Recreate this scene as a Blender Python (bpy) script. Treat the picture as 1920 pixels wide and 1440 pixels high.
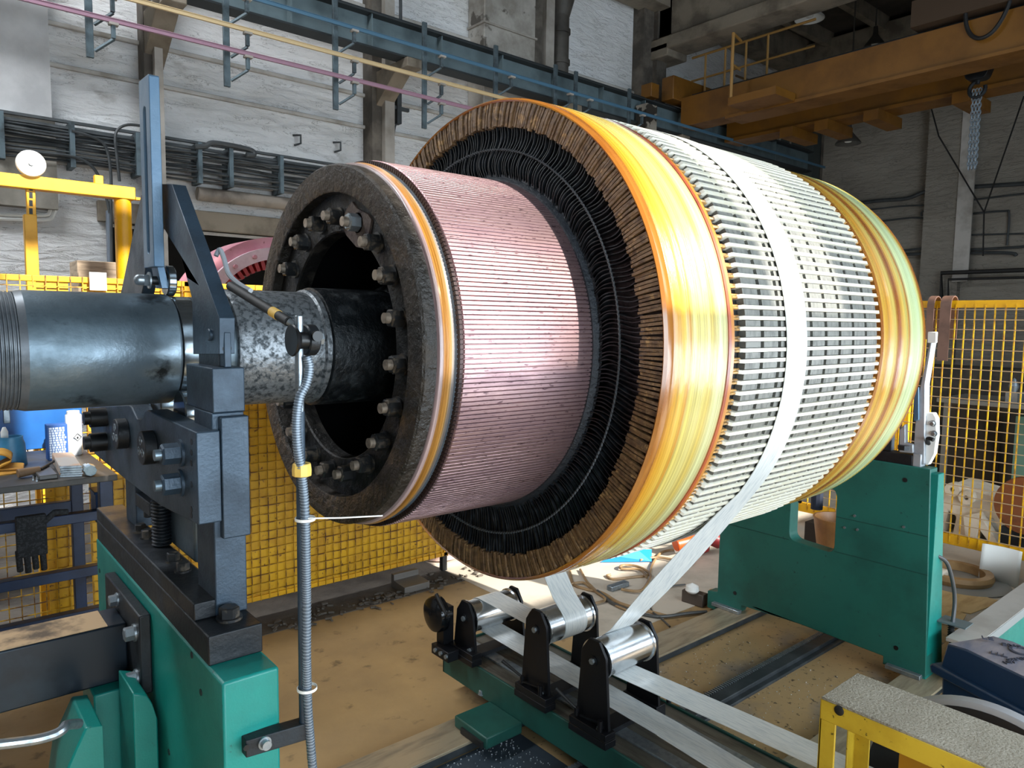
import bpy, bmesh, math, random
from mathutils import Vector, Matrix
from mathutils.geometry import tessellate_polygon
random.seed(7)
for o in list(bpy.data.objects):
    bpy.data.objects.remove(o, do_unlink=True)
SC = bpy.context.scene
COL = SC.collection
PI = math.pi
# ------------------------------------------------------------------ camera
FPX = 1361.4
YAW, PITCH, ROLL = 0.700301, -0.088853, 0.013983
CAM = Vector((0, 0, 1.86))
_f = Vector((math.sin(YAW)*math.cos(PITCH), math.cos(YAW)*math.cos(PITCH), math.sin(PITCH)))
_r = Vector((math.cos(YAW), -math.sin(YAW), 0))
_u = _r.cross(_f)
_r2 = _r*math.cos(ROLL) + _u*math.sin(ROLL)
_u2 = _u*math.cos(ROLL) - _r*math.sin(ROLL)
cam = bpy.data.cameras.new('camera')
cam.sensor_width = 36
cam.lens = FPX/1920*36
cam.clip_start = 0.02
cam.clip_end = 200
camo = bpy.data.objects.new('camera', cam)
COL.objects.link(camo)
camo.matrix_world = Matrix((( _r2.x, _u2.x, -_f.x, CAM.x), (_r2.y, _u2.y, -_f.y, CAM.y), (_r2.z, _u2.z, -_f.z, CAM.z), (0, 0, 0, 1)))
SC.camera = camo

def at(px, py, x=None, y=None, z=None):
    """a point of the place seen at a pixel, on a known plane"""
    d = _f*FPX + _r2*(px-960) - _u2*(py-720)
    if x is not None: t = (x-CAM.x)/d.x
    elif y is not None: t = (y-CAM.y)/d.y
    else: t = (z-CAM.z)/d.z
    return CAM + d*t

# ------------------------------------------------------------------ light
SC.view_settings.view_transform = 'Standard'
SC.view_settings.look = 'None'
SC.view_settings.gamma = 1
SC.view_settings.use_curve_mapping = False
SC.view_settings.exposure = 0.0
W = bpy.data.worlds.new('daylight')
SC.world = W
W.use_nodes = True
nt = W.node_tree
bg = nt.nodes['Background']
bg.inputs['Color'].default_value = (0.70, 0.86, 1.0, 1)
bg.inputs['Strength'].default_value = 4.0
sun = bpy.data.lights.new('sun', 'SUN')
sun.energy = 12.5
sun.angle = math.radians(0.6)
sun.color = (1.0, 0.95, 0.87)
suno = bpy.data.objects.new('sun', sun)
COL.objects.link(suno)
SUND = Vector((-0.25, 1.0, -0.66)).normalized()
suno.rotation_euler = SUND.to_track_quat('-Z', 'Y').to_euler()
suno.location = (4, -6, 9)
def area_lamp(name, x, y, z, sx, sz, power, direction, col=(0.78, 0.90, 1.0)):
    """daylight entering at a window of the hall"""
    l = bpy.data.lights.new(name, 'AREA'); l.shape = 'RECTANGLE'; l.size = sx; l.size_y = sz
    l.energy = power; l.color = col
    o = bpy.data.objects.new(name, l); COL.objects.link(o); o.location = (x, y, z)
    o.rotation_euler = Vector(direction).to_track_quat('-Z', 'Z').to_euler()
area_lamp('window_light', 2.2, -1.93, 1.75, 6.0, 2.0, 235, (0.0, 1, 0.05))  # area lamp inside the front windows, shifted so left-facing sides stay darker
area_lamp('window_light', 4.9, -1.93, 1.32, 6.6, 1.1, 110, (-0.2, 1, 0.1), (0.9, 0.95, 1.0))  # added lamp by the low front windows, raises the floor
area_lamp('roof_light', -2.8, 5.4, 7.2, 6.0, 1.6, 1150, (0, 0.45, -1), (0.90, 0.95, 1.0))  # added lamp under the closed roof, brightens the back wall
area_lamp('gate_light', -7.9, 6.2, 2.8, 2.5, 3.6, 40, (1, 0.2, 0))  # added weak fill from the left, where the wall has no gate

# ------------------------------------------------------------------ materials
def lin(h):
    if isinstance(h, str):
        c = [int(h[i:i+2], 16)/255 for i in (0, 2, 4)]
        return tuple((v/12.92 if v <= 0.04045 else ((v+0.055)/1.055)**2.4) for v in c) + (1,)
    return tuple(h) + (1,)

def mat(name, col, rough=0.5, metal=0.0, col2=None, ns=6.0, nlo=0.45, nhi=0.65, bump=0.0, bs=40.0,
        stretch=(1, 1, 1), col3=None, n3=(30.0, 0.62, 0.68), rvar=0.0, coat=0.0, emit=None, detail=6.0, bst=None, spec=0.5):
    m = bpy.data.materials.new(name)
    m.use_nodes = True
    t = m.node_tree
    N, L = t.nodes, t.links
    b = N['Principled BSDF']
    b.inputs['Base Color'].default_value = lin(col)
    b.inputs['Roughness'].default_value = rough
    b.inputs['Metallic'].default_value = metal
    b.inputs['Coat Weight'].default_value = coat
    b.inputs['Coat Roughness'].default_value = 0.12
    b.inputs['Specular IOR Level'].default_value = spec
    tc = N.new('ShaderNodeTexCoord')
    mp = N.new('ShaderNodeMapping')
    mp.inputs['Scale'].default_value = stretch
    L.new(tc.outputs['Object'], mp.inputs['Vector'])
    def noise(scale, vec=mp, det=detail):
        n = N.new('ShaderNodeTexNoise')
        n.inputs['Scale'].default_value = scale
        n.inputs['Detail'].default_value = det
        n.inputs['Roughness'].default_value = 0.6
        L.new(vec.outputs[0], n.inputs['Vector'])
        return n
    def ramp(src, lo, hi):
        r = N.new('ShaderNodeMapRange')
        r.inputs['From Min'].default_value = lo
        r.inputs['From Max'].default_value = hi
        L.new(src.outputs[0], r.inputs['Value'])
        return r
    last = None
    if col2 is not None:
        r = ramp(noise(ns), nlo, nhi)
        mx = N.new('ShaderNodeMix'); mx.data_type = 'RGBA'
        mx.inputs[6].default_value = lin(col); mx.inputs[7].default_value = lin(col2)
        L.new(r.outputs[0], mx.inputs[0])
        last = mx
        if rvar:
            rr = N.new('ShaderNodeMapRange')
            rr.inputs['To Min'].default_value = rough
            rr.inputs['To Max'].default_value = min(1, rough+rvar)
            L.new(r.outputs[0], rr.inputs['Value'])
            L.new(rr.outputs[0], b.inputs['Roughness'])
    if col3 is not None:
        r = ramp(noise(n3[0]), n3[1], n3[2])
        mx = N.new('ShaderNodeMix'); mx.data_type = 'RGBA'
        mx.inputs[7].default_value = lin(col3)
        if last: L.new(last.outputs[2], mx.inputs[6])
        else: mx.inputs[6].default_value = lin(col)
        L.new(r.outputs[0], mx.inputs[0])
        last = mx
    if last: L.new(last.outputs[2], b.inputs['Base Color'])
    if bump:
        vec = mp
        if bst:
            vec = N.new('ShaderNodeMapping'); vec.inputs['Scale'].default_value = bst
            L.new(tc.outputs['Object'], vec.inputs['Vector'])
        bn = N.new('ShaderNodeBump')
        bn.inputs['Strength'].default_value = min(1.0, bump)
        bn.inputs['Distance'].default_value = 0.01*max(1.0, bump)
        L.new(noise(bs, vec).outputs[0], bn.inputs['Height'])
        L.new(bn.outputs[0], b.inputs['Normal'])
    if emit:
        b.inputs['Emission Color'].default_value = lin(col)
        b.inputs['Emission Strength'].default_value = emit
    return m

def xmat(name, stops, x_off, rough=0.25, coat=0.5, wob=0.02, streak=0.35):
    """resin tape wound in rings: the colour of each ring goes by its place along the axis"""
    m = mat(name, '888888', rough, 0, coat=coat, bump=0.35, bs=4, bst=(60, 1.2, 1.2))
    t = m.node_tree; N, L = t.nodes, t.links
    b = N['Principled BSDF']
    tc = [n for n in N if n.type == 'TEX_COORD'][0]
    sx = N.new('ShaderNodeSeparateXYZ'); L.new(tc.outputs['Object'], sx.inputs[0])
    mp = N.new('ShaderNodeMapping'); mp.inputs['Scale'].default_value = (3, 1.1, 1.1); L.new(tc.outputs['Object'], mp.inputs['Vector'])
    n = N.new('ShaderNodeTexNoise'); n.inputs['Scale'].default_value = 1.6; n.inputs['Detail'].default_value = 3; L.new(mp.outputs[0], n.inputs['Vector'])
    ma = N.new('ShaderNodeMath'); ma.operation = 'MULTIPLY_ADD'; ma.inputs[1].default_value = wob*2; L.new(n.outputs[0], ma.inputs[0]); L.new(sx.outputs[0], ma.inputs[2])
    x0, x1 = stops[0][0]-x_off, stops[-1][0]-x_off
    mr = N.new('ShaderNodeMapRange'); mr.inputs['From Min'].default_value = x0+wob; mr.inputs['From Max'].default_value = x1+wob
    L.new(ma.outputs[0], mr.inputs['Value'])
    cr = N.new('ShaderNodeValToRGB')
    while len(cr.color_ramp.elements) < len(stops): cr.color_ramp.elements.new(0.5)
    for e, (x, h) in zip(cr.color_ramp.elements, stops): e.position = (x-x_off-x0)/(x1-x0)
    for e, (x, h) in zip(cr.color_ramp.elements, stops): e.color = lin(h)
    L.new(mr.outputs[0], cr.inputs[0])
    mp2 = N.new('ShaderNodeMapping'); mp2.inputs['Scale'].default_value = (70, 0.8, 0.8); L.new(tc.outputs['Object'], mp2.inputs['Vector'])
    n2 = N.new('ShaderNodeTexNoise'); n2.inputs['Scale'].default_value = 2.0; n2.inputs['Detail'].default_value = 4; L.new(mp2.outputs[0], n2.inputs['Vector'])
    r2 = N.new('ShaderNodeMapRange'); r2.inputs['From Min'].default_value = 0.35; r2.inputs['From Max'].default_value = 0.65; r2.inputs['To Min'].default_value = 1-streak; r2.inputs['To Max'].default_value = 1.08
    L.new(n2.outputs[0], r2.inputs['Value'])
    vm = N.new('ShaderNodeVectorMath'); vm.operation = 'SCALE'; L.new(cr.outputs[0], vm.inputs[0]); L.new(r2.outputs[0], vm.inputs['Scale'])
    L.new(vm.outputs[0], b.inputs['Base Color'])
    return m

# ------------------------------------------------------------------ mesh builder
class MB:
    def __init__(s): s.v = []; s.f = []; s.mi = []
    def add(s, vs, fs, mi=0):
        k = len(s.v); s.v += [tuple(v) for v in vs]
        s.f += [tuple(i+k for i in f) for f in fs]; s.mi += [mi]*len(fs)
        return s
    def box(s, x0, x1, y0, y1, z0, z1, mi=0):
        if x0 > x1: x0, x1 = x1, x0
        if y0 > y1: y0, y1 = y1, y0
        if z0 > z1: z0, z1 = z1, z0
        return s.add([(x, y, z) for x in (x0, x1) for y in (y0, y1) for z in (z0, z1)],
                     [(0, 1, 3, 2), (4, 6, 7, 5), (0, 4, 5, 1), (2, 3, 7, 6), (0, 2, 6, 4), (1, 5, 7, 3)], mi)
    def obox(s, c, ax, ay, az, mi=0):
        """box at centre c with half-extent vectors ax, ay, az"""
        c, ax, ay, az = map(Vector, (c, ax, ay, az))
        return s.add([c+ax*i+ay*j+az*k for i in (-1, 1) for j in (-1, 1) for k in (-1, 1)],
                     [(0, 1, 3, 2), (4, 6, 7, 5), (0, 4, 5, 1), (2, 3, 7, 6), (0, 2, 6, 4), (1, 5, 7, 3)], mi)
    def bar(s, p, q, w, h=None, up=(0, 0, 1), mi=0):
        p, q = Vector(p), Vector(q); d = (q-p)
        u = Vector(up)
        if abs(d.normalized().dot(u)) > 0.98: u = Vector((1, 0, 0))
        a = d.cross(u).normalized(); b = a.cross(d).normalized()
        return s.obox((p+q)/2, d/2, a*w/2, b*(h or w)/2, mi)
    def prism(s, loops, axis, a, b, mi=0):
        """loops: list of 2D loops (first outer, others holes) or one loop"""
        if not isinstance(loops[0][0], (tuple, list)): loops = [loops]
        def P3(p, t):
            return {'x': (t, p[0], p[1]), 'y': (p[0], t, p[1]), 'z': (p[0], p[1], t)}[axis]
        tri = tessellate_polygon([[Vector((p[0], p[1], 0)) for p in l] for l in loops])
        flat = [p for l in loops for p in l]; n = len(flat)
        vs = [P3(p, a) for p in flat] + [P3(p, b) for p in flat]
        fs = [tuple(t) for t in tri] + [tuple(i+n for i in reversed(t)) for t in tri]
        k = 0
        for l in loops:
            m = len(l)
            for i in range(m):
                j = (i+1) % m
                fs.append((k+i, k+j, k+j+n, k+i+n))
            k += m
        return s.add(vs, fs, mi)
    def cyl(s, p, q, r, r2=None, n=24, mi=0, cap=True, ph=0.0):
        p, q = Vector(p), Vector(q); d = (q-p).normalized()
        u = Vector((0, 0, 1)) if abs(d.z) < 0.9 else Vector((1, 0, 0))
        a = d.cross(u).normalized(); b = a.cross(d)
        r2 = r if r2 is None else r2
        vs = [p+(a*math.cos(2*PI*i/n+ph)+b*math.sin(2*PI*i/n+ph))*r for i in range(n)]
        vs += [q+(a*math.cos(2*PI*i/n+ph)+b*math.sin(2*PI*i/n+ph))*r2 for i in range(n)]
        fs = [(i, (i+1) % n, (i+1) % n+n, i+n) for i in range(n)]
        if cap: fs += [tuple(reversed(range(n))), tuple(range(n, 2*n))]
        return s.add(vs, fs, mi)
    def lathe(s, prof, axis, c, n=64, mi=0, closed=False):
        """prof: (t, r) pairs along the axis, c: the centre (the two other coordinates)"""
        vs = []
        for t, r in prof:
            for i in range(n):
                A = 2*PI*i/n; p, q = math.cos(A)*r, math.sin(A)*r
                vs.append({'x': (t, c[0]+p, c[1]+q), 'y': (c[0]+p, t, c[1]+q), 'z': (c[0]+p, c[1]+q, t)}[axis])
        m = len(prof); fs = []
        for k in range(m if closed else m-1):
            k2 = (k+1) % m
            for i in range(n):
                j = (i+1) % n
                fs.append((k*n+i, k*n+j, k2*n+j, k2*n+i))
        return s.add(vs, fs, mi)
    def tube(s, pts, r, n=8, mi=0, closed=False):
        pts = [Vector(p) for p in pts]; m = len(pts)
        vs = []; a = None
        for i, p in enumerate(pts):
            if closed: d = pts[(i+1) % m]-pts[i-1]
            else: d = pts[min(i+1, m-1)]-pts[max(i-1, 0)]
            d.normalize()
            if a is None:
                u = Vector((0, 0, 1)) if abs(d.z) < 0.9 else Vector((1, 0, 0))
                a = d.cross(u).normalized()
            else:
                a = (a-d*a.dot(d)).normalized()
            b = d.cross(a)
            rr = r(i/(m-1)) if callable(r) else r
            vs += [p+(a*math.cos(2*PI*k/n)+b*math.sin(2*PI*k/n))*rr for k in range(n)]
        fs = []
        for i in range(m if closed else m-1):
            j = (i+1) % m
            for k in range(n):
                l = (k+1) % n
                fs.append((i*n+k, i*n+l, j*n+l, j*n+k))
        if not closed: fs += [tuple(reversed(range(n))), tuple(range((m-1)*n, m*n))]
        return s.add(vs, fs, mi)
    def ribbon(s, pts, w, t, mi=0):
        """pts: list of (point, width direction, normal)"""
        vs = []
        for p, wd, nd in pts:
            p, wd, nd = Vector(p), Vector(wd).normalized(), Vector(nd).normalized()
            vs += [p-wd*w/2, p+wd*w/2, p+wd*w/2+nd*t, p-wd*w/2+nd*t]
        fs = []
        for i in range(len(pts)-1):
            for k in range(4):
                l = (k+1) % 4
                fs.append((i*4+k, i*4+l, i*4+4+l, i*4+4+k))
        m = (len(pts)-1)*4
        fs += [(3, 2, 1, 0), (m, m+1, m+2, m+3)]
        return s.add(vs, fs, mi)
    def build(s, name, m, parent=None, origin=None, bevel=0.0, seg=2, smooth=35, subsurf=0):
        root = parent
        while root is not None and root.parent is not None: root = root.parent
        if origin is None:
            if root is not None: origin = root.location
            else:
                xs = [v[0] for v in s.v]; ys = [v[1] for v in s.v]; zs = [v[2] for v in s.v]
                origin = ((min(xs)+max(xs))/2, (min(ys)+max(ys))/2, min(zs))
        ox, oy, oz = origin
        me = bpy.data.meshes.new(name)
        me.from_pydata([(x-ox, y-oy, z-oz) for x, y, z in s.v], [], s.f)
        bm = bmesh.new(); bm.from_mesh(me)
        bmesh.ops.recalc_face_normals(bm, faces=bm.faces); bm.to_mesh(me); bm.free()
        for mm in (m if isinstance(m, (list, tuple)) else [m]): me.materials.append(mm)
        if any(s.mi):
            for p, k in zip(me.polygons, s.mi): p.material_index = k
        if smooth:
            for p in me.polygons: p.use_smooth = True
            me.set_sharp_from_angle(angle=math.radians(smooth))
        o = bpy.data.objects.new(name, me)
        COL.objects.link(o)
        if parent is not None: o.parent = parent
        else: o.location = origin
        if subsurf:
            q = o.modifiers.new('sub', 'SUBSURF'); q.levels = q.render_levels = subsurf
        if bevel:
            q = o.modifiers.new('bevel', 'BEVEL'); q.width = bevel; q.segments = seg
            q.limit_method = 'ANGLE'; q.angle_limit = math.radians(40)
        return o

def tag(o, label, cat, group=None):
    o['label'] = label; o['category'] = cat
    if group: o['group'] = group
    return o
def thing(name, label, cat, loc, group=None):
    o = bpy.data.objects.new(name, None); o.empty_display_size = 0.1
    COL.objects.link(o); o.location = loc
    return tag(o, label, cat, group)
def struct(o):
    o['kind'] = 'structure'; return o
def dup(root, loc=None, rot=None, label=None, group=None):
    def cp(o, par):
        c = o.copy(); COL.objects.link(c)
        if par is not None: c.parent = par
        for ch in list(o.children): cp(ch, c)
        return c
    r = cp(root, None)
    if loc is not None: r.location = loc
    if rot is not None: r.rotation_euler = rot
    if label: r['label'] = label
    if group: r['group'] = group
    return r
def rr(pts, r, n=5):
    """round the corners of a 2D loop"""
    out = []
    m = len(pts)
    for i in range(m):
        p0, p, p1 = Vector(pts[i-1]), Vector(pts[i]), Vector(pts[(i+1) % m])
        a = (p0-p).normalized()*r; b = (p1-p).normalized()*r
        for k in range(n+1):
            t = k/n
            out.append(tuple((p+a)*(1-t)**2 + p*2*t*(1-t) + (p+b)*t*t))
    return out
def circ(cx, cy, r, n=20, a0=0, a1=2*PI):
    full = abs(a1-a0-2*PI) < 1e-6
    return [(cx+r*math.cos(a0+(a1-a0)*i/(n if full else n-1)), cy+r*math.sin(a0+(a1-a0)*i/(n if full else n-1))) for i in range(n)]
def bolt(mb, p, d, r, h, washer=True, shank=0.0):
    """hex head at p pointing along unit d"""
    p, d = Vector(p), Vector(d).normalized()
    if washer: mb.cyl(p, p+d*h*0.22, r*1.25, n=24)
    mb.cyl(p+d*h*0.22, p+d*h*1.05, r, n=6)
    mb.cyl(p+d*h*1.05, p+d*h*1.15, r, r*0.82, n=6)
    if shank: mb.cyl(p, p+d*(h*1.15+shank), r*0.55, n=16)
def spline(pts, n=8):
    """smooth path through points"""
    P = [Vector(p) for p in pts]; out = []
    for i in range(len(P)-1):
        p0, p1, p2, p3 = P[max(i-1, 0)], P[i], P[i+1], P[min(i+2, len(P)-1)]
        for k in range(n):
            t = k/n
            out.append(0.5*((2*p1)+(p2-p0)*t+(2*p0-5*p1+4*p2-p3)*t*t+(3*p1-p0-3*p2+p3)*t**3))
    return out + [P[-1]]
# ------------------------------------------------------------------ palette
STEEL = mat('blued_steel', '31414F', 0.38, 0.35, col2='26333F', ns=7, rvar=0.15, bump=0.15, bs=120)
STEEL_D = mat('dark_steel', '171B1F', 0.42, 0.3, col2='22282D', ns=9, rvar=0.2, bump=0.15, bs=90)
BLACK = mat('black_coated_steel', '0E1012', 0.38, 0.2, col2='1A1D20', ns=8, rvar=0.2)
SHAFT = mat('turned_steel', '71808A', 0.30, 0.7, col2='4A5860', ns=5, nlo=0.42, nhi=0.7, rvar=0.25, bump=0.12, bs=60, col3='20272C', n3=(9, 0.60, 0.70))
SHAFT_L = mat('scuffed_steel', '7F8488', 0.35, 0.6, col2='3C4246', ns=70, nlo=0.46, nhi=0.62, rvar=0.2, bump=0.3, bs=60)
SHAFT_D = mat('tarred_steel', '14181B', 0.35, 0.2, col2='2B3033', ns=22, nlo=0.5, nhi=0.68, rvar=0.3, bump=0.6, bs=50)
POLISH = mat('polished_journal', '8E979D', 0.14, 0.9, col2='5D676E', ns=6, rvar=0.1)
CHROME = mat('chrome', 'D8DCE0', 0.20, 1.0, col2='B4B8BC', ns=5, rvar=0.12)
ZINC = mat('zinc_steel', '939BA0', 0.35, 0.8, col2='7F878C', ns=30, rvar=0.2)
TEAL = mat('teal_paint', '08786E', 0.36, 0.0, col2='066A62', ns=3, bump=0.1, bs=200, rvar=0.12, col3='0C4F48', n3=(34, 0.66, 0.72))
TEAL_D = mat('dark_teal_paint', '1B5F55', 0.45, 0.0, col2='154F47', ns=3, bump=0.1, bs=200, col3='0F3B36', n3=(28, 0.66, 0.72))  # teal paint with the shade on the far stand put into the colour
YEL = mat('yellow_paint', 'E3A90E', 0.42, 0.0, col2='C98F08', ns=4, rvar=0.15, col3='4F330B', n3=(60, 0.66, 0.70))
YEL_S = mat('rusty_yellow_sheet', 'D9A60C', 0.45, 0.0, col2='B98505', ns=5, rvar=0.15, col3='6A3F08', n3=(38, 0.62, 0.68))
YEL_M = mat('yellow_wire', 'D8A41A', 0.5, 0.0, col2='A06A12', ns=20, rvar=0.2)
ORANGE = mat('crane_ochre_paint', '6E470C', 0.5, 0.0, col2='5C3A09', ns=2, rvar=0.15)
DARKRING = mat('varnished_iron', '1B1712', 0.34, 0.1, col2='30281F', ns=14, nlo=0.45, nhi=0.7, rvar=0.3, bump=1.4, bs=38)
INNER = mat('black_varnish', '0A0B0D', 0.35, 0.1, col2='15171A', ns=10, rvar=0.2, bump=0.4, bs=40)
NUTM = mat('varnished_bolt', '2B2C2D', 0.35, 0.4, col2='5A5146', ns=40, nlo=0.5, nhi=0.62, rvar=0.2)
STUD = mat('bare_bolt_end', '9A8C7C', 0.45, 0.5, col2='70655A', ns=60)
CONC = mat('concrete', '8B867C', 0.85, 0, col2='6B665D', ns=2.5, bump=0.6, bs=14)
CONC_D = mat('sooty_concrete', '857B6C', 0.9, 0, col2='635A4E', ns=2.5, bump=0.8, bs=9)
CABLE = mat('grey_cable', '3A3D40', 0.5)
CABLE_L = mat('light_cable', 'A89A84', 0.5)
WHITEP = mat('white_paint', 'DDDDD8', 0.5)
TAPE = mat('glass_tape', 'C9CBC8', 0.32, 0, col2='AEB4B6', ns=14, stretch=(12, 1, 1), rvar=0.1, coat=0.3)
RUBBER = mat('black_rubber', '0C0C0D', 0.6)

# ------------------------------------------------------------------ room
FL = mat('worn_floor', 'A88B60', 0.42, 0, col2='8C7350', ns=1.4, nlo=0.35, nhi=0.7, rvar=0.25, bump=0.12, bs=30, col3='6A573E', n3=(9, 0.60, 0.72), spec=0.4)
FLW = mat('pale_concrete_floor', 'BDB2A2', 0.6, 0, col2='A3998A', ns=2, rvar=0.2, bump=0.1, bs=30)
struct(MB().box(-8, 14.2, -2, 8.2, -0.2, 0).build('floor', FL))
# back wall: painted brick
def brickmat(name, c1, c2, crack, dirt):
    m = mat(name, c1, 0.75, 0, col2=c2, ns=0.9, nlo=0.4, nhi=0.75, stretch=(1, 1, 1.6), col3=dirt, n3=(1.7, 0.62, 0.80))
    t = m.node_tree; N, L = t.nodes, t.links
    b = N['Principled BSDF']
    tc = [n for n in N if n.type == 'TEX_COORD'][0]
    mp = N.new('ShaderNodeMapping'); mp.inputs['Scale'].default_value = (1.4, 1.4, 5.5)
    L.new(tc.outputs['Object'], mp.inputs['Vector'])
    n = N.new('ShaderNodeTexNoise'); n.inputs['Scale'].default_value = 3.0; n.inputs['Detail'].default_value = 9; n.inputs['Roughness'].default_value = 0.62
    n.inputs['Distortion'].default_value = 0.6
    L.new(mp.outputs[0], n.inputs['Vector'])
    # hairline cracks follow the level set of the noise
    s = N.new('ShaderNodeMath'); s.operation = 'SUBTRACT'; s.inputs[1].default_value = 0.56
    L.new(n.outputs[0], s.inputs[0])
    a = N.new('ShaderNodeMath'); a.operation = 'ABSOLUTE'; L.new(s.outputs[0], a.inputs[0])
    r = N.new('ShaderNodeMapRange'); r.inputs['From Max'].default_value = 0.011; r.inputs['To Min'].default_value = 0.9; r.inputs['To Max'].default_value = 0.0
    L.new(a.outputs[0], r.inputs['Value'])
    n2 = N.new('ShaderNodeTexNoise'); n2.inputs['Scale'].default_value = 1.1; L.new(mp.outputs[0], n2.inputs['Vector'])
    r2 = N.new('ShaderNodeMapRange'); r2.inputs['From Min'].default_value = 0.42; r2.inputs['From Max'].default_value = 0.55
    L.new(n2.outputs[0], r2.inputs['Value'])
    mu = N.new('ShaderNodeMath'); mu.operation = 'MULTIPLY'; L.new(r.outputs[0], mu.inputs[0]); L.new(r2.outputs[0], mu.inputs[1])
    src = b.inputs['Base Color'].links[0].from_socket
    mx = N.new('ShaderNodeMix'); mx.data_type = 'RGBA'; mx.inputs[7].default_value = lin(crack)
    L.new(src, mx.inputs[6]); L.new(mu.outputs[0], mx.inputs[0]); L.new(mx.outputs[2], b.inputs['Base Color'])
    bn = N.new('ShaderNodeBump'); bn.inputs['Strength'].default_value = 1.0; bn.inputs['Distance'].default_value = 0.05
    L.new(n.outputs[0], bn.inputs['Height']); L.new(bn.outputs[0], b.inputs['Normal'])
    return m
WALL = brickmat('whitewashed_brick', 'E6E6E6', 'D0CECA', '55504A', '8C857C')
WALL_E = brickmat('dusty_whitewashed_brick', '918B81', '7A746B', '3A352F', '6A645B')  # end wall brick, dust and the dim light both put into the colour
BY = 8.0
# the wall has a dark opening behind the pink ring (x 1.6..4.4, below z 2.85)
def wall_back():
    outer = [(-8, 0), (1.6, 0), (1.6, 2.74), (4.4, 2.74), (4.4, 0), (14.2, 0), (14.2, 7.4), (-8, 7.4)]
    return struct(MB().prism(outer, 'y', BY, BY+0.4).build('wall_back', WALL))
wall_back()
struct(MB().box(1.2, 5.0, BY+2.2, BY+2.3, 0, 3.4).box(1.2, 1.3, BY+0.4, BY+2.2, 0, 3.4).box(4.9, 5, BY+0.4, BY+2.2, 0, 3.4).box(1.2, 5, BY+0.4, BY+2.3, 3.3, 3.4).box(1.2, 5, BY+0.4, BY+2.3, -0.1, 0).build('wall_recess', mat('dark_recess', '1A1816', 0.9)))
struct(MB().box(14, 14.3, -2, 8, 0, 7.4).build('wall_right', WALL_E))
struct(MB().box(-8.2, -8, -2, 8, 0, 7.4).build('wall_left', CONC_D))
ROOF = mat('sooty_roof_slabs', '4A443C', 0.9, 0, col2='36312B', ns=1.5, bump=0.5, bs=10)  # dark brown-grey slabs with a mottled tone
struct(MB().box(-8, 14.2, -2.2, 8.2, 7.3, 7.5).build('ceiling', ROOF))
# unseen wall behind the camera, window openings shaped to place the sun
def wall_front():
    mb = MB()
    lo = [(-1.6, 1.2), (1.6, 4.6), (4.9, 8.2)]
    hi = [(1.95, 2.84), (2.97, 3.5), (4.25, 8.2)]
    loops = [[(-8, 0), (14.2, 0), (14.2, 7.4), (-8, 7.4)]]
    for a, b in lo: t_ = 2.75 if a < 1 else 1.9; loops.append([(a, 0.75), (a, t_), (b, t_), (b, 0.75)])
    for a, b in hi: s_ = 4.05 if a < 4 else 3.58; loops.append([(a, s_), (a, 7.27), (b, 7.27), (b, s_)])
    mb.prism(loops, 'y', -2.12, -2.0)
    struct(mb.build('wall_front', CONC))
    k = 1
    for (a, b), z0, z1 in [(w, 0.75, 2.75 if w[0] < 1 else 1.9) for w in lo] + [(w, 4.05 if w[0] < 4 else 3.58, 7.27) for w in hi]:
        f = MB()
        n = 3 if z1 < 3 else (1 if b-a < 1 else 2)
        for i in range(n+1):
            x = a+(b-a)*i/n
            f.box(x-0.018, x+0.018, -2.09, -2.03, z0, z1)
        m = 2
        for i in range(m+1):
            z = z0+(z1-z0)*i/m
            f.box(a, b, -2.085, -2.035, z-0.02, z+0.02)
        struct(f.build('window_%d' % k, WHITEP)); k += 1
wall_front()
# pilasters, columns, ledges and shade strips of the back wall
p0 = at(92, 100, y=BY-0.12).x
struct(MB().box(-1.2, p0, BY-0.14, BY, at(92, 225, y=BY-0.12).z, 7.3).build('trim_1', mat('painted_plaster', 'C6C6C6', 0.7, 0, col2='A3A3A3', ns=1.5, nlo=0.4, nhi=0.7, bump=0.3, bs=12)))
struct(MB().box(-1.2, p0+0.02, BY-0.15, BY, at(92, 395, y=BY).z, at(92, 225, y=BY).z-0.02).build('trim_2', CONC))
PLAST = mat('grimy_plaster', 'B4B0AA', 0.8, 0, col2='8A847B', ns=2, bump=0.3, bs=12)
zl = [at(300, 92, y=BY).z, at(300, 163, y=BY).z, at(500, 345+10, y=BY).z]
k = 3
for z in zl:
    struct(MB().box(-1.2, 14, BY-0.05, BY, z-0.02, z+0.02).build('trim_%d' % k, PLAST, bevel=0.01)); k += 1  # strips stand in for the wall's soft streaks of dirt and shade
z5 = at(1000, 240-35, y=BY).z
for z in (at(760, 42, y=BY).z, at(1150, 170, y=BY).z):
    struct(MB().box(3.4, 14, BY-0.06, BY, z-0.04, z+0.04).build('trim_%d' % k, PLAST, bevel=0.02)); k += 1
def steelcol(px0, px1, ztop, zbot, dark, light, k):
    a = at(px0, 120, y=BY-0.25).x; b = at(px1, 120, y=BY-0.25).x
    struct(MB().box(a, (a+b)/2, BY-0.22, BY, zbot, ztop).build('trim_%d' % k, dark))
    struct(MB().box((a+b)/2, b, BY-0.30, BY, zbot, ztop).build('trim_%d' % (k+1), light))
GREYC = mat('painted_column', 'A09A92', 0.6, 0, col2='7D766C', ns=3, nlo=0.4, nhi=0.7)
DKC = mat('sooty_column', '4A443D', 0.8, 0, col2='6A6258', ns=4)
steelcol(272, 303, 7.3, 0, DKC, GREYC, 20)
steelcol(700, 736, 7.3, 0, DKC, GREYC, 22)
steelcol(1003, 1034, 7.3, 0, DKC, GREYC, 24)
steelcol(1208, 1245, 7.3, 0, DKC, DKC, 26)
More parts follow.
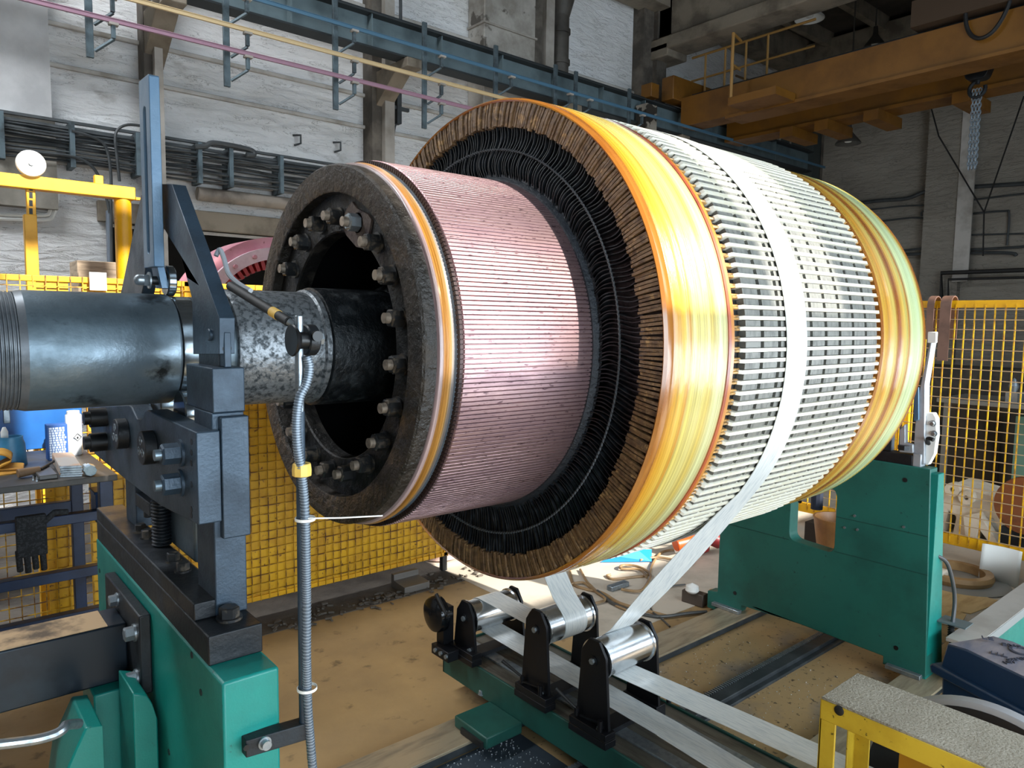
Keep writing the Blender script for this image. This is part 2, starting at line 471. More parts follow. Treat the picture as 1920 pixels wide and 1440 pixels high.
# tall boxed duct on the wall
xa, xb = at(908, 60, y=BY-0.35).x, at(1004, 60, y=BY-0.35).x
TIN = mat('stained_sheet_metal', 'B9B4AC', 0.45, 0.3, col2='8E887F', ns=2.2, nlo=0.4, nhi=0.62, rvar=0.2, col3='5E5850', n3=(1.6, 0.60, 0.63))
dt = thing('air_duct', 'tall boxed sheet metal duct with dark stains on the brick wall', 'duct', ((xa+xb)/2, BY-0.18, 4.4))
zs = [at(950, y, y=BY-0.35).z for y in (230, 128, 55, -40)]+[6.74]
for i in range(4):
    MB().box(xa, xb, BY-0.35, BY-0.001, zs[i]+0.008, zs[i+1]-0.008).build('duct_section', TIN, dt, bevel=0.012)
for z in zs[:4]: MB().box(xa-0.02, xb+0.02, BY-0.37, BY-0.001, z-0.012, z+0.012).build('seam_flange', GREYC, dt)
# dark downpipe
PIPE = mat('dark_drainpipe', '4A4640', 0.6, 0, col2='36322D', ns=4)
xp = at(1049, 120, y=BY-0.2).x
mb = MB().cyl((xp, BY-0.2, 2.0), (xp, BY-0.2, at(1049, 22, y=BY-0.2).z), 0.13, n=20)
mb2 = MB().cyl((xp, BY-0.2, at(1049, 30, y=BY-0.2).z), (xp+0.05, BY-0.26, 6.74), 0.13, 0.22, n=20)
dp = thing('drainpipe', 'dark round drainpipe with a flared top beside the stained duct', 'pipe', (xp, BY-0.2, 2.0))
mb.build('pipe', PIPE, dp); mb2.build('funnel', PIPE, dp)
mb = MB()
for y in (60, 118): mb.cyl((xp, BY-0.2, at(1049, y, y=BY-0.2).z-0.03), (xp, BY-0.2, at(1049, y, y=BY-0.2).z+0.03), 0.15, n=20)
mb.build('pipe_collar', PIPE, dp)
# ceiling beams
def beam(x0, x1, y0, y1, z0, z1, name, m=CONC_D, flange=0.1):
    mb = MB().box(x0, x1, y0, y1, z0+0.18, z1)
    mb.box(x0-flange, x1+flange, y0, y1, z0, z0+0.2)
    return struct(mb.build(name, m, bevel=0.02))
beam(9.45, 9.75, -2, 7.9, 6.10, 6.95, 'ceiling_beam')
beam(9.45, 9.75, 7.45, 7.95, 6.0, 7.3, 'ceiling_beam_end')
beam(13.6, 13.9, -2, 8, 6.3, 7.2, 'ceiling_beam')
beam(4.5, 4.8, -2, 7.9, 6.30, 7.2, 'ceiling_beam')
struct(MB().box(-8, 14, 7.5, 7.9, 6.75, 7.3).build('ceiling_edge_beam', CONC_D))
mb = MB()
for i in range(9): mb.box(9.7, 13.7, 7.0-i*1.0, 7.12-i*1.0, 7.05, 7.3)
for i in range(9): mb.box(-3, 9.6, 6.9-i*1.2, 7.0-i*1.2, 7.1, 7.3)
struct(mb.build('ceiling_ribs', CONC_D))
# end wall: pilaster, pipes, windows of the dark gallery
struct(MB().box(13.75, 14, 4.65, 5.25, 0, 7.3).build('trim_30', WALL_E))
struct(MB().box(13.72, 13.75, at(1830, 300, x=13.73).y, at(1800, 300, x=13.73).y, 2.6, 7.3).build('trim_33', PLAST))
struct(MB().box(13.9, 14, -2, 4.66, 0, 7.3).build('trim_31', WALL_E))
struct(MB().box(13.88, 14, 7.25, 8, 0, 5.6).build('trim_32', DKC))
# ------------------------------------------------------------------ armature (rotor) on the axis y=2.1, z=1.768
AY, AZ = 2.1, 1.768
AX = (AY, AZ)
def pol(r, th):
    """radius and angle above the horizontal on the camera side -> (y, z)"""
    return (AY-r*math.cos(th), AZ+r*math.sin(th))
def ringseg(mb, x0, x1, r0, r1, t0, t1, mi=0):
    vs = []
    for x in (x0, x1):
        for r in (r0, r1):
            for t in (t0, t1):
                y, z = pol(r, t); vs.append((x, y, z))
    return mb.add(vs, [(0, 1, 3, 2), (4, 6, 7, 5), (0, 4, 5, 1), (2, 3, 7, 6), (0, 2, 6, 4), (1, 5, 7, 3)], mi)
ROT = thing('motor_armature', 'huge electric motor armature with copper commutator and yellow resin bands laid across the stands', 'motor armature', (2.4, AY, AZ))
# shaft
prof = [(-0.35, 0.0), (-0.35, 0.137), (0.018, 0.137)]
x = 0.02
while x < 0.205:
    prof += [(x, 0.1385), (x+0.0025, 0.142), (x+0.0045, 0.142), (x+0.0062, 0.1385)]; x += 0.0078
prof += [(0.206, 0.142), (0.222, 0.146)]
MB().lathe(prof+[(0.222, 0.0)], 'x', AX, 96).build('shaft_thread', mat('thread_steel', '6B7075', 0.4, 0.6, col2='4A5055', ns=10, rvar=0.2), ROT, smooth=20)
sh = MB().lathe([(0.222, 0.0), (0.222, 0.146), (0.544, 0.146), (0.551, 0.142)], 'x', AX, 128).build('shaft', SHAFT, ROT)
MB().lathe([(0.551, 0.134), (0.556, 0.1405), (0.60, 0.1405), (0.60, 0.134)], 'x', AX, 128).build('journal', POLISH, ROT)
MB().lathe([(0.60, 0.138), (0.604, 0.1402), (0.695, 0.1402), (0.70, 0.150)], 'x', AX, 128).build('journal', SHAFT, ROT)
MB().lathe([(0.690, 0.10), (0.690, 0.160), (0.70, 0.165), (0.93, 0.165), (0.935, 0.172), (0.95, 0.172)], 'x', AX, 128).build('shaft_collar', SHAFT_L, ROT)
MB().lathe([(0.95, 0.160), (0.955, 0.179), (1.20, 0.179), (1.22, 0.195), (1.26, 0.20), (1.26, 0.0)], 'x', AX, 128).build('shaft_hub', SHAFT_D, ROT)
MB().lathe([(1.26, 0.19), (1.9, 0.19)], 'x', AX, 48).build('shaft_core', INNER, ROT)
MB().lathe([(3.3, 0.0), (3.3, 0.18), (3.62, 0.18), (3.62, 0.145), (4.35, 0.145), (4.35, 0)], 'x', AX, 64).build('rear_shaft', SHAFT, ROT)
# clamp ring with a recessed flange inside
MB().lathe([(1.055, 0.468), (1.018, 0.468), (1.015, 0.472), (1.012, 0.545), (1.018, 0.551), (1.052, 0.552), (1.052, 0.50), (1.3, 0.50), (1.3, 0.468)], 'x', AX, 160, closed=True).build('clamp_ring', DARKRING, ROT)
fl = MB().lathe([(1.055, 0.352), (1.05, 0.356), (1.05, 0.468), (1.10, 0.468), (1.10, 0.352)], 'x', AX, 160, closed=True).build('inner_flange', mat('grimy_flange', '0F0D0B', 0.5, 0.1, col2='2A241D', ns=16, nlo=0.5, nhi=0.62, rvar=0.2, bump=0.8, bs=40), ROT)
MB().lathe([(1.10, 0.352), (1.12, 0.44), (1.58, 0.44), (1.58, 0.19)], 'x', AX, 96).build('inner_barrel', mat('soot_black', '060607', 0.9, 0, spec=0.1), ROT)  # deep shade of the hollow put into a near-black colour
for k in range(20):
    th = math.radians(-5+18.2*k) if k < 10 else math.radians(-5+18*k)
    y, z = pol(0.397, th)
    silver = (k == 4)
    b = MB()
    b.cyl((1.05, y, z), (1.043, y, z), 0.030, n=24)
    b.cyl((1.043, y, z), (1.012, y, z), 0.026, n=6, ph=random.random())
    b.cyl((1.012, y, z), (1.008, y, z), 0.026, 0.022, n=6)
    o = b.build('ring_bolt', ZINC if silver else NUTM, ROT)
    if silver: o['label'] = 'clean zinc bolt at the top of the ring'
    MB().cyl((1.008, y, z), (0.992, y, z), 0.0145, n=16).build('bolt_stud', STUD, o)
# locking plate beside the clean bolt
loc = [(at(p, q_, x=1.043).y, at(p, q_, x=1.043).z) for p, q_ in ((652, 388), (660, 378), (668, 390), (690, 402), (696, 412), (690, 445), (682, 466), (668, 463), (650, 442), (643, 428), (646, 400))]
MB().prism(loc, 'x', 1.043, 1.050).build('lock_plate', mat('rusty_plate', '5A4B41', 0.6, 0.2, col2='3A2B2A', ns=20, bump=0.6, bs=60), ROT)
# glass banding on the V-ring between the clamp ring and the commutator
VR = xmat('resin_bound_ring', [(1.052, '8F7A7C'), (1.064, 'A08884'), (1.069, '8C5E28'), (1.080, 'A8742C'), (1.090, 'A07C4A'), (1.096, '9A8A78'), (1.11, '77767A')], 2.4, 0.3, 0.4, 0.003, 0.5)
MB().lathe([(1.052, 0.53), (1.052, 0.547), (1.058, 0.557), (1.066, 0.560), (1.075, 0.556), (1.083, 0.563), (1.094, 0.560), (1.10, 0.553), (1.11, 0.553)], 'x', AX, 200).build('resin_ring', VR, ROT)
CR = mat('blue_grey_lip', '5E6B78', 0.4, 0, col2='39424C', ns=10)
MB().lathe([(1.108, 0.548), (1.110, 0.559), (1.118, 0.561), (1.120, 0.55)], 'x', AX, 160).build('sealing_lip', CR, ROT)
# commutator: 280 copper bars
NB = 280
COP = mat('brushed_copper', 'B89A9A', 0.36, 0.88, col2='957A7E', ns=3, nlo=0.35, nhi=0.65, stretch=(1.5, 6, 6), rvar=0.12, bump=0.12, bs=8, bst=(3, 60, 60), col3='5F484E', n3=(26, 0.59, 0.66))
mb = MB()
vs = []; fs = []
xs = [(1.118, 0.565), (1.124, 0.575), (1.595, 0.577), (1.612, 0.577)]
for xx, R in xs:
    for i in range(NB):
        t = 2*PI*i/NB; dt_ = 2*PI/NB
        for f, dr in ((0.0, -0.006), (0.10, -0.0005), (0.14, 0.0), (0.80, 0.0), (0.84, -0.0005), (0.92, -0.006)):
            y, z = pol(R+dr, t+f*dt_); vs.append((xx, y, z))
n = NB*6
for k in range(len(xs)-1):
    for i in range(n):
        j = (i+1) % n
        fs.append((k*n+i, k*n+j, (k+1)*n+j, (k+1)*n+i))
mb.add(vs, fs)
mb.build('commutator', COP, ROT, smooth=20)
# end faces of the bars and dark insulation cone
mb = MB()
for i in range(NB):
    t = 2*PI*(i+0.12)/NB; t2 = 2*PI*(i+0.84)/NB
    ringseg(mb, 1.110, 1.1195, 0.555, 0.573, t, t2)
mb.build('bar_ends', mat('dark_copper', '2C1D1C', 0.4, 0.5), ROT)
MB().lathe([(1.112, 0.54), (1.112, 0.567), (1.63, 0.568)], 'x', AX, 160).build('mica_sleeve', mat('mica', '2A1E1C', 0.7), ROT)
# dark ring at the foot of the risers
MB().lathe([(1.598, 0.570), (1.598, 0.582), (1.606, 0.588), (1.616, 0.592), (1.618, 0.60)], 'x', AX, 200).build('riser_foot_ring', mat('dark_cord', '1E242B', 0.45, 0.1, bump=0.8, bs=60), ROT)
# risers: 300 wavy black strips
NR = 300
mb = MB()
steps = 15
for i in range(NR):
    t0 = 2*PI*i/NR + random.uniform(-0.001, 0.001)
    ph = random.uniform(-0.4, 0.4); amp = random.uniform(0.006, 0.012)
    dx = random.uniform(-0.003, 0.003)
    prev = None; vs = []
    for k in range(steps):
        f = k/(steps-1)
        r = 0.588+f*(0.765-0.588)
        off = amp*math.sin(f*2*PI*1.0+ph) + 0.010*math.sin(f*PI)
        tw = 0.0016
        xx = 1.615 - 0.006*math.sin(f*2*PI)+dx
        t = t0+off/r
        for sx, st in ((0, -1), (0, 1), (0.03, 1), (0.03, -1)):
            y, z = pol(r, t+st*tw/r); vs.append((xx+sx, y, z))
    fs = []
    for k in range(steps-1):
        for a in range(4):
            b2 = (a+1) % 4
            fs.append((k*4+a, k*4+b2, k*4+4+b2, k*4+4+a))
    mb.add(vs, fs)
RIS = mat('varnished_riser', '16181B', 0.30, 0.25, col2='2A2E32', ns=25, rvar=0.25)
mb.build('riser_strips', RIS, ROT, smooth=60)
MB().lathe([(1.640, 0.57), (1.640, 0.84)], 'x', AX, 96).build('riser_backing', INNER, ROT)
# stitched cord around the risers
pts = []
for i in range(NR*2):
    t = 2*PI*i/(NR*2); r = 0.681+(0.002 if i % 2 else -0.002)
    y, z = pol(r, t); pts.append((1.606-(0.003 if i % 2 else 0), y, z))
MB().tube(pts, 0.0035, 6, closed=True).build('lacing_cord', mat('tarred_cord', '34383B', 0.6), ROT)
# brown ends of the windings
WIND = mat('brown_coil_end', '6E5335', 0.42, 0.0, col2='4A3522', ns=30, rvar=0.2, bump=0.8, bs=60, col3='9C7A4E', n3=(26, 0.58, 0.66))
mb = MB()
NW = 420
for i in range(NW):
    t0 = 2*PI*i/NW+random.uniform(-0.0015, 0.0015)
    w = 2*PI/NW*random.uniform(0.30, 0.38)
    d = random.uniform(-0.004, 0.004); r0 = 0.757+random.uniform(-0.004, 0.006)
    sk = random.uniform(-0.004, 0.004)
    vs = []
    for x0 in (1.604+d, 1.64):
        for r, o in ((r0, 0), (0.800, sk*0.5), (0.838, sk)):
            for s_ in (-1, 1):
                y, z = pol(r, t0+s_*w+o); vs.append((x0+(0.004 if r > 0.83 and x0 < 1.63 else 0), y, z))
    mb.add(vs, [(0, 1, 3, 2), (2, 3, 5, 4), (0, 2, 8, 6), (2, 4, 10, 8), (1, 7, 9, 3), (3, 9, 11, 5), (4, 5, 11, 10), (0, 6, 7, 1)])
mb.build('winding_end_faces', WIND, ROT, smooth=0)
MB().lathe([(1.625, 0.75), (1.625, 0.842)], 'x', AX, 96).build('winding_end_backing', mat('winding_shadow', '2B2015', 0.6), ROT)
AMB = mat('amber_resin', '8F5A22', 0.22, 0, col2='7E4715', ns=3, stretch=(8, 1.5, 1.5), coat=0.6, rvar=0.1)
MB().lathe([(1.62, 0.836), (1.606, 0.838), (1.603, 0.843), (1.612, 0.850), (1.635, 0.851), (1.645, 0.846)], 'x', AX, 256).build('amber_edge', AMB, ROT)
# front glass band
def bandprof(x0, x1, r, amp, n, seed, ends=0.012):
    rnd = random.Random(seed); out = [(x0, r-ends)]
    for i in range(n+1):
        f = i/n
        out.append((x0+(x1-x0)*f, r+rnd.uniform(-amp, amp)-(ends*0.6 if i in (0, n) else 0)))
    return out+[(x1, r-ends*2.5)]
BAND = xmat('yellow_glass_band', [(1.638, 'A86A1E'), (1.66, 'C48E28'), (1.70, 'C6A040'), (1.712, 'A87228'), (1.725, 'C2AE5A'), (1.78, 'C4B66E'), (1.82, 'BCA24E'), (1.86, 'C2C08A'), (1.89, 'B2AC78'), (1.905, '96683A')], 2.4, 0.25, 0.55, 0.012)
MB().lathe(bandprof(1.638, 1.905, 0.851, 0.0018, 26, 3, ends=0.006), 'x', AX, 256).build('front_band', BAND, ROT)
MB().lathe([(1.898, 0.84), (1.902, 0.8515), (1.914, 0.8525), (1.918, 0.846)], 'x', AX, 256).build('band_edge_cord', mat('red_cord', '9A4A2A', 0.35, 0, col2='6C2F22', ns=5, coat=0.4), ROT)
MB().lathe([(1.912, 0.84), (1.916, 0.848), (1.935, 0.849), (1.942, 0.843), (1.944, 0.82)], 'x', AX, 256).build('orange_edge', mat('orange_resin', 'AE7836', 0.28, 0, col2='A86022', ns=3, stretch=(14, 1, 1), coat=0.5), ROT)
# laminated core
X0, X1, NS, NP = 1.985, 2.915, 160, 9
MB().lathe([(1.93, 0.3), (1.93, 0.815), (X0, 0.825), (X1, 0.825), (2.96, 0.815), (2.96, 0.3)], 'x', AX, 160).build('core_body', INNER, ROT)
TOOTH = mat('lamination_steel', '75756F', 0.42, 0.25, col2='5C5C58', ns=18, rvar=0.15, stretch=(3, 1, 1), bump=0.2, bs=60, bst=(8, 1, 1))
mb = MB()
pw = (X1-X0)/NP
for i in range(NS):
    t = 2*PI*i/NS; d = 2*PI/NS
    for k in range(NP):
        ringseg(mb, X0+k*pw+0.0095, X0+(k+1)*pw-0.0095, 0.80, 0.8500, t+d*0.43, t+d*0.98)
mb.build('core_teeth', TOOTH, ROT, smooth=0)
# slot wedges: each its own part, turned copies of one mesh
WEDGE = mat('cream_wedge', 'D3D0C2', 0.38, 0, col2='CFC8B0', ns=10, stretch=(2, 1, 1), rvar=0.1, coat=0.2)
def wedge_mesh(mb, t):
    d = 2*PI/NS
    vs = []
    for x, r1 in ((X0-0.016, 0.846), (X0-0.008, 0.8555), (X1+0.010, 0.8555), (X1+0.018, 0.846)):
        for r in (0.82, r1):
            for f in (0.02, 0.37):
                y, z = pol(r, t+d*f); vs.append((x, y, z))
    fs = [(0, 1, 3, 2), (12, 14, 15, 13)]
    for k in range(3):
        a = k*4; b = a+4
        fs += [(a, a+2, b+2, b), (a+1, b+1, b+3, a+3), (a+2, a+3, b+3, b+2), (a, b, b+1, a+1)]
    mb.add(vs, fs)
first = None; rest = MB()
vis = [i for i in range(NS) if -55 <= ((360*i/NS+180) % 360-180) <= 125]
vis = vis[:100]
for i in range(NS):
    if i in vis:
        if first is None:
            m0 = MB(); wedge_mesh(m0, 2*PI*i/NS); first = m0.build('slot_wedge', WEDGE, ROT, smooth=0); i0 = i
        else:
            c = first.copy(); COL.objects.link(c); c.parent = ROT
            c.rotation_euler = (-2*PI*(i-i0)/NS, 0, 0)
    else:
        wedge_mesh(rest, 2*PI*i/NS)
o = rest.build('slot_wedges', WEDGE, ROT, smooth=0); o['kind'] = 'stuff'
# coil heads where the windings leave the slots, front and back
CH = mat('amber_coil', 'B98E50', 0.3, 0, col2='6B4A22', ns=40, coat=0.5, rvar=0.2)
for a, b in ((1.938, 1.984), (2.928, 2.96)):
    mb = MB()
    for i in range(NS):
        t = 2*PI*i/NS; d = 2*PI/NS
        j = random.uniform(-0.002, 0.002)
        for q, (f0, f1, r) in enumerate(((0.02, 0.26, 0.846), (0.24, 0.5, 0.840))):
            ringseg(mb, a, b+j, 0.80, r+j, t+d*f0, t+d*f1)
    mb.build('coil_heads', CH, ROT, bevel=0.003, seg=1, smooth=0)
# rear glass band with ridges
RB = xmat('ridged_glass_band', [(2.96, 'A8702A'), (3.00, 'C49A3C'), (3.05, 'BC8428'), (3.09, 'C9B45C'), (3.13, '9E5C1C'), (3.15, '8A4A18'), (3.17, 'C0983A'), (3.21, 'C9BE6A'), (3.235, 'A4681E'), (3.26, 'BCC790'), (3.34, 'C0D2A4'), (3.37, 'BCAA4C'), (3.39, 'A86A20'), (3.42, '8A5018')], 2.4, 0.26, 0.5, 0.008)
pf = [(2.955, 0.825)]
for i in range(56):
    f = i/55; x = 2.96+f*0.45
    r = 0.843 + 0.003*math.sin(f*2*PI*4.5)*(1-f*0.6) - 0.004*(f > 0.94) - 0.010*max(0, f-0.8)
    pf.append((x, r))
pf += [(3.42, 0.83), (3.425, 0.80), (3.425, 0.3)]
MB().lathe(pf, 'x', AX, 256).build('rear_band', RB, ROT)
MB().lathe([(2.952, 0.82), (2.952, 0.847), (2.975, 0.847), (2.98, 0.84)], 'x', AX, 256).build('amber_edge', AMB, ROT)
MB().lathe([(3.385, 0.82), (3.388, 0.838), (3.418, 0.836), (3.428, 0.825), (3.43, 0.80)], 'x', AX, 256).build('amber_edge', AMB, ROT)
# ------------------------------------------------------------------ steady rest stands that carry the shaft
def near_far(y): return 2*AY-y
def stand(x0, name, label, front):
    """x0: the plane of the roller plate; the same stand serves both ends"""
    d = 1
    T = thing(name, label, 'stand', (x0+0.05, AY, 0), 'green shaft stands at the two ends')
    def X(v): return x0+(v-0.455)*d
    return T, X
ST, X = stand(0.455, 'shaft_stand', 'green steel stand with black roller clamp holding the left shaft end', True)
ST['group'] = 'green shaft stands'
# green pedestal
XP = 0.477
ped = [(1.483, 0.0), (1.483, 1.100), (2.746, 1.100), (2.746, 0.78), (2.60, 0.70), (2.60, 0.0), (2.35, 0.0), (2.35, 0.5), (1.90, 0.5), (1.90, 0)]
pedo = MB().prism(ped, 'x', XP, 0.598).build('pedestal', TEAL, ST, bevel=0.006)
mb = MB()
for px, py in ((377, 1298), (187, 1070), (360, 1228), (317, 1410)):
    q = at(px, py, x=XP); mb.cyl((XP+0.001, q.y, q.z), (XP-0.0015, q.y, q.z), 0.008, n=14)
mb.build('bolt_hole', BLACK, ST)
# black base plate in two tiers
MB().box(XP+0.002, 0.598, 1.575, 2.735, 1.100, 1.167).build('base_plate', STEEL_D, ST, bevel=0.003)
MB().box(XP+0.003, 0.560, 1.676, 2.735, 1.167, 1.208).build('base_rail', STEEL_D, ST, bevel=0.003)
b = MB(); q = at(430, 1160, z=1.167); bolt(b, (q.x, q.y, 1.167), (0, 0, 1), 0.023, 0.026)
b.build('foot_bolt', NUTM, ST)
# columns
def column(sgn):
    f = (lambda y: y) if sgn > 0 else near_far
    c = MB().box(0.527, 0.600, f(1.672), f(1.80), 1.167 if sgn > 0 else 1.208, 1.64).build('column', STEEL, ST, bevel=0.003)
    MB().box(0.529, 0.602, f(1.668), f(1.86), 1.640, 1.742).build('column_head', STEEL, c, bevel=0.003)
    MB().box(0.541, 0.604, f(1.652), f(1.70), 1.352, 1.632).build('clamp_bar', STEEL, c, bevel=0.003)
    return c
column(1); column(-1)
# roller plate between the columns
XR = 0.487
out = [at(px, py, x=XR) for px, py in ((164, 764), (240, 759), (247, 764), (252, 776), (257, 785), (263, 787), (268, 782), (271, 772), (276, 769), (367, 811), (372, 985), (300, 948), (240, 903), (177, 851))]
MB().prism([(p.y, p.z) for p in out], 'x', XR, 0.539).build('roller_plate', STEEL, ST, bevel=0.003)
def nut(y, z):
    b = MB()
    b.cyl((XR, y, z), (XR-0.006, y, z), 0.032, n=28)
    b.cyl((XR-0.006, y, z), (XR-0.040, y, z), 0.0245, n=6, ph=0.3)
    b.cyl((XR-0.040, y, z), (XR-0.044, y, z), 0.0245, 0.021, n=6, ph=0.3)
    o = b.build('plate_nut', STEEL, ST)
    MB().cyl((XR-0.044, y, z), (XR-0.058, y, z), 0.013, n=20).build('stud_end', SHAFT, o)
for p in ((318, 851), (318, 908)):
    q = at(p[0], p[1], x=XR-0.025); nut(q.y, q.z)
for p in ((182, 783), (182, 829)):
    q = at(p[0], p[1], x=XR-0.025)
    b = MB(); b.cyl((XR, q.y, q.z), (XR-0.046, q.y, q.z), 0.030, n=12); b.cyl((XR-0.046, q.y, q.z), (XR-0.062, q.y, q.z), 0.021, n=16)
    b.build('black_nut', BLACK, ST)
for p in ((217, 814), (266, 840)):
    q = at(p[0], p[1], x=XR-0.028)
    o = MB().cyl((XR, q.y, q.z), (XR-0.030, q.y, q.z), 0.0435, n=40).build('axle_cap', STEEL_D, ST, bevel=0.002)
    b = MB()
    for a in (90, 210, 330):
        y, z = q.y+0.019*math.cos(math.radians(a)), q.z+0.019*math.sin(math.radians(a))
        b.lathe([(XR-0.0298, 0.008), (XR-0.0318, 0.008), (XR-0.0318, 0.0115), (XR-0.0298, 0.0115)], 'x', (y, z), 20, closed=True)
    b.build('engraved_circles', ZINC, o)
mb = MB()
for py in (828, 848, 868, 908, 955, 966):
    q = at(359, py, x=XR); mb.cyl((XR+0.001, q.y, q.z), (XR-0.001, q.y, q.z), 0.0075, n=14)
mb.build('tapped_holes', BLACK, ST)
# shaft rollers behind the plate
for yy in (1.985, 2.215):
    MB().lathe([(0.545, 0.0), (0.545, 0.052), (0.548, 0.056), (0.595, 0.056), (0.598, 0.052), (0.598, 0)], 'x', (yy, 1.608), 40).build('support_roller', POLISH, ST)
# adjusting screw with coarse thread
q = at(303, 1000, x=0.54)
prof = []; z = 1.21
while z < 1.37:
    prof += [(z, 0.021), (z+0.0035, 0.026), (z+0.0055, 0.026), (z+0.009, 0.021)]; z += 0.0095
MB().lathe([(1.208, 0.0)]+prof+[(1.40, 0.0)], 'z', (0.54, q.y), 28).build('adjusting_screw', STEEL_D, ST, smooth=20)
MB().box(0.515, 0.575, q.y+0.02, q.y+0.18, 1.29, 1.33).cyl((0.53, q.y+0.10, 1.29), (0.53, q.y+0.10, 1.27), 0.012, n=14).build('lifting_wedge', STEEL_D, ST, bevel=0.003)
MB().box(0.565, 0.598, 1.95, 2.30, 1.208, 1.40).build('rear_web', SHAFT, ST, bevel=0.01)
for p in ((325, 1048), (343, 1066), (263, 993), (276, 1004)):
    q = at(p[0], p[1], z=1.215)
    b = MB(); bolt(b, (q.x, q.y, 1.208), (0, 0, 1), 0.0165, 0.022); b.build('base_bolt', NUTM, ST)
# hinged A-frame over the shaft
XA = 0.550
for s_, pp in ((1, [(411, 664), (411, 596), (322, 345), (300, 345), (284, 352), (284, 420), (308, 430), (340, 482), (360, 560), (362, 664)]),
              (-1, [(284, 352), (264, 366), (228, 540), (215, 600), (255, 600), (268, 540), (284, 420)])):
    P = [(at(a, b_, x=XA).y, at(a, b_, x=XA).z) for a, b_ in pp]
    hl = MB().prism(P, 'x', XA, 0.585).build('hinged_leg', STEEL, ST, bevel=0.003)
    if s_ > 0:
        y0 = P[0][0]
        # fork in the front face with the column lug inside it
        MB().prism(rr([(0.557, 1.78), (0.557, 1.838), (0.578, 1.838), (0.578, 1.78)], 0.004, 3), 'y', y0-0.001, y0+0.002).build('fork_slot', BLACK, hl)
        MB().box(0.560, 0.576, y0-0.004, y0+0.03, 1.742, 1.822).build('hinge_lug', STEEL, ST, bevel=0.002)
        MB().cyl((0.543, y0+0.055, 1.815), (0.590, y0+0.055, 1.815), 0.014, n=24).build('hinge_pin', STEEL, ST, bevel=0.002)
        MB().box(0.557, 0.58, y0+0.03, y0+0.17, 1.742, 1.785).build('hinge_block', STEEL_D, ST)
# slotted bar with a little roller riding on the journal
SB = mat('blued_bar', '566F84', 0.38, 0.3, col2='46637C', ns=6, rvar=0.1, bump=0.1, bs=100)
XB0, XB1 = 0.515, 0.541
yR, yL = at(283, 300, x=XB0).y, at(264, 300, x=XB0).y
zT, zB = at(283, 133, x=XB0).z, at(270, 503, x=XB0).z
outer = [(yR, zB), (yR, zT-0.004), (yR+0.004, zT), (yL-0.004, zT+0.003), (yL, zT-0.004), (yL, zB)]
ym = (yR+yL)/2
slot = circ(ym, zB+0.05, 0.014, 8, PI, 2*PI)+circ(ym, zT-0.085, 0.014, 8, 0, PI)
bar = MB().prism([outer, slot], 'x', XB0, XB1).build('slotted_bar', SB, ST, bevel=0.002)
MB().box(XB1-0.007, XB1-0.0005, ym-0.02, ym+0.02, zB+0.03, zT-0.07).build('slot_back', BLACK, bar)
b = MB()
for py in (370, 410):
    q = at(275, py, x=XB0); b.lathe([(XB1-0.014, 0.0), (XB1-0.014, 0.011), (XB1-0.007, 0.011)], 'x', (ym, q.z), 20)
b.build('slot_bolt', ZINC, bar)
wz = 1.950
MB().prism([(0.525, zB+0.02), (XB1, zB+0.02), (0.556, wz-0.02), (0.538, wz-0.02)], 'y', ym-0.03, ym+0.03).build('roller_bracket', SB, ST)
MB().cyl((0.508, ym, wz), (0.556, ym, wz), 0.012, n=20).build('roller_axle', STEEL_D, ST)
MB().lathe([(0.553, 0.0), (0.553, 0.038), (0.556, 0.0415), (0.572, 0.0415), (0.575, 0.038), (0.575, 0)], 'x', (ym, wz), 40).build('shaft_wheel', POLISH, ST)
b = MB().cyl((0.516, ym, wz), (0.512, ym, wz), 0.022, n=20).cyl((0.512, ym, wz), (0.500, ym, wz), 0.0165, n=6)
b.lathe([(0.500, 0.0145), (0.488, 0.0145), (0.482, 0.012), (0.478, 0.006), (0.477, 0)], 'x', (ym, wz), 20)
b.build('dome_nut', ZINC, ST)

# ---- black cross beam bolted to the stand, with its own green leg
CB = thing('cross_beam', 'dark steel cross beam bolted to the left green stand', 'beam', (0.2, 2.25, 0))
yB = 2.183
bz1, bz0 = 1.003, 0.840
MB().box(-0.9, 0.447, yB, yB+0.14, bz0, bz1).build('beam_body', mat('scratched_black_steel', '1B242D', 0.35, 0.4, col2='2F3A42', ns=4, nlo=0.5, nhi=0.7, rvar=0.2), CB, bevel=0.005)
MB().box(-0.9, 0.40, yB+0.004, yB+0.136, bz1, bz1+0.002).build('dusty_top', mat('dusty_top', 'B39570', 0.7, 0, col2='5A4B3A', ns=9, nlo=0.45, nhi=0.6), CB)
MB().box(0.447, 0.476, 2.043, 2.46, 0.848, 1.066).build('end_flange', STEEL_D, CB, bevel=0.004)
for (px, py) in ((244, 1188), (248, 1273)):
    q = at(px, py, x=0.435)
    b = MB(); bolt(b, (0.447, q.y, q.z), (-1, 0, 0), 0.019, 0.024); b.build('flange_bolt', ZINC, CB)
q = at(215, 1140, x=0.435)
b = MB(); bolt(b, (0.447, q.y+0.02, 1.035), (-1, 0, 0), 0.016, 0.02); b.build('flange_bolt', ZINC, CB)
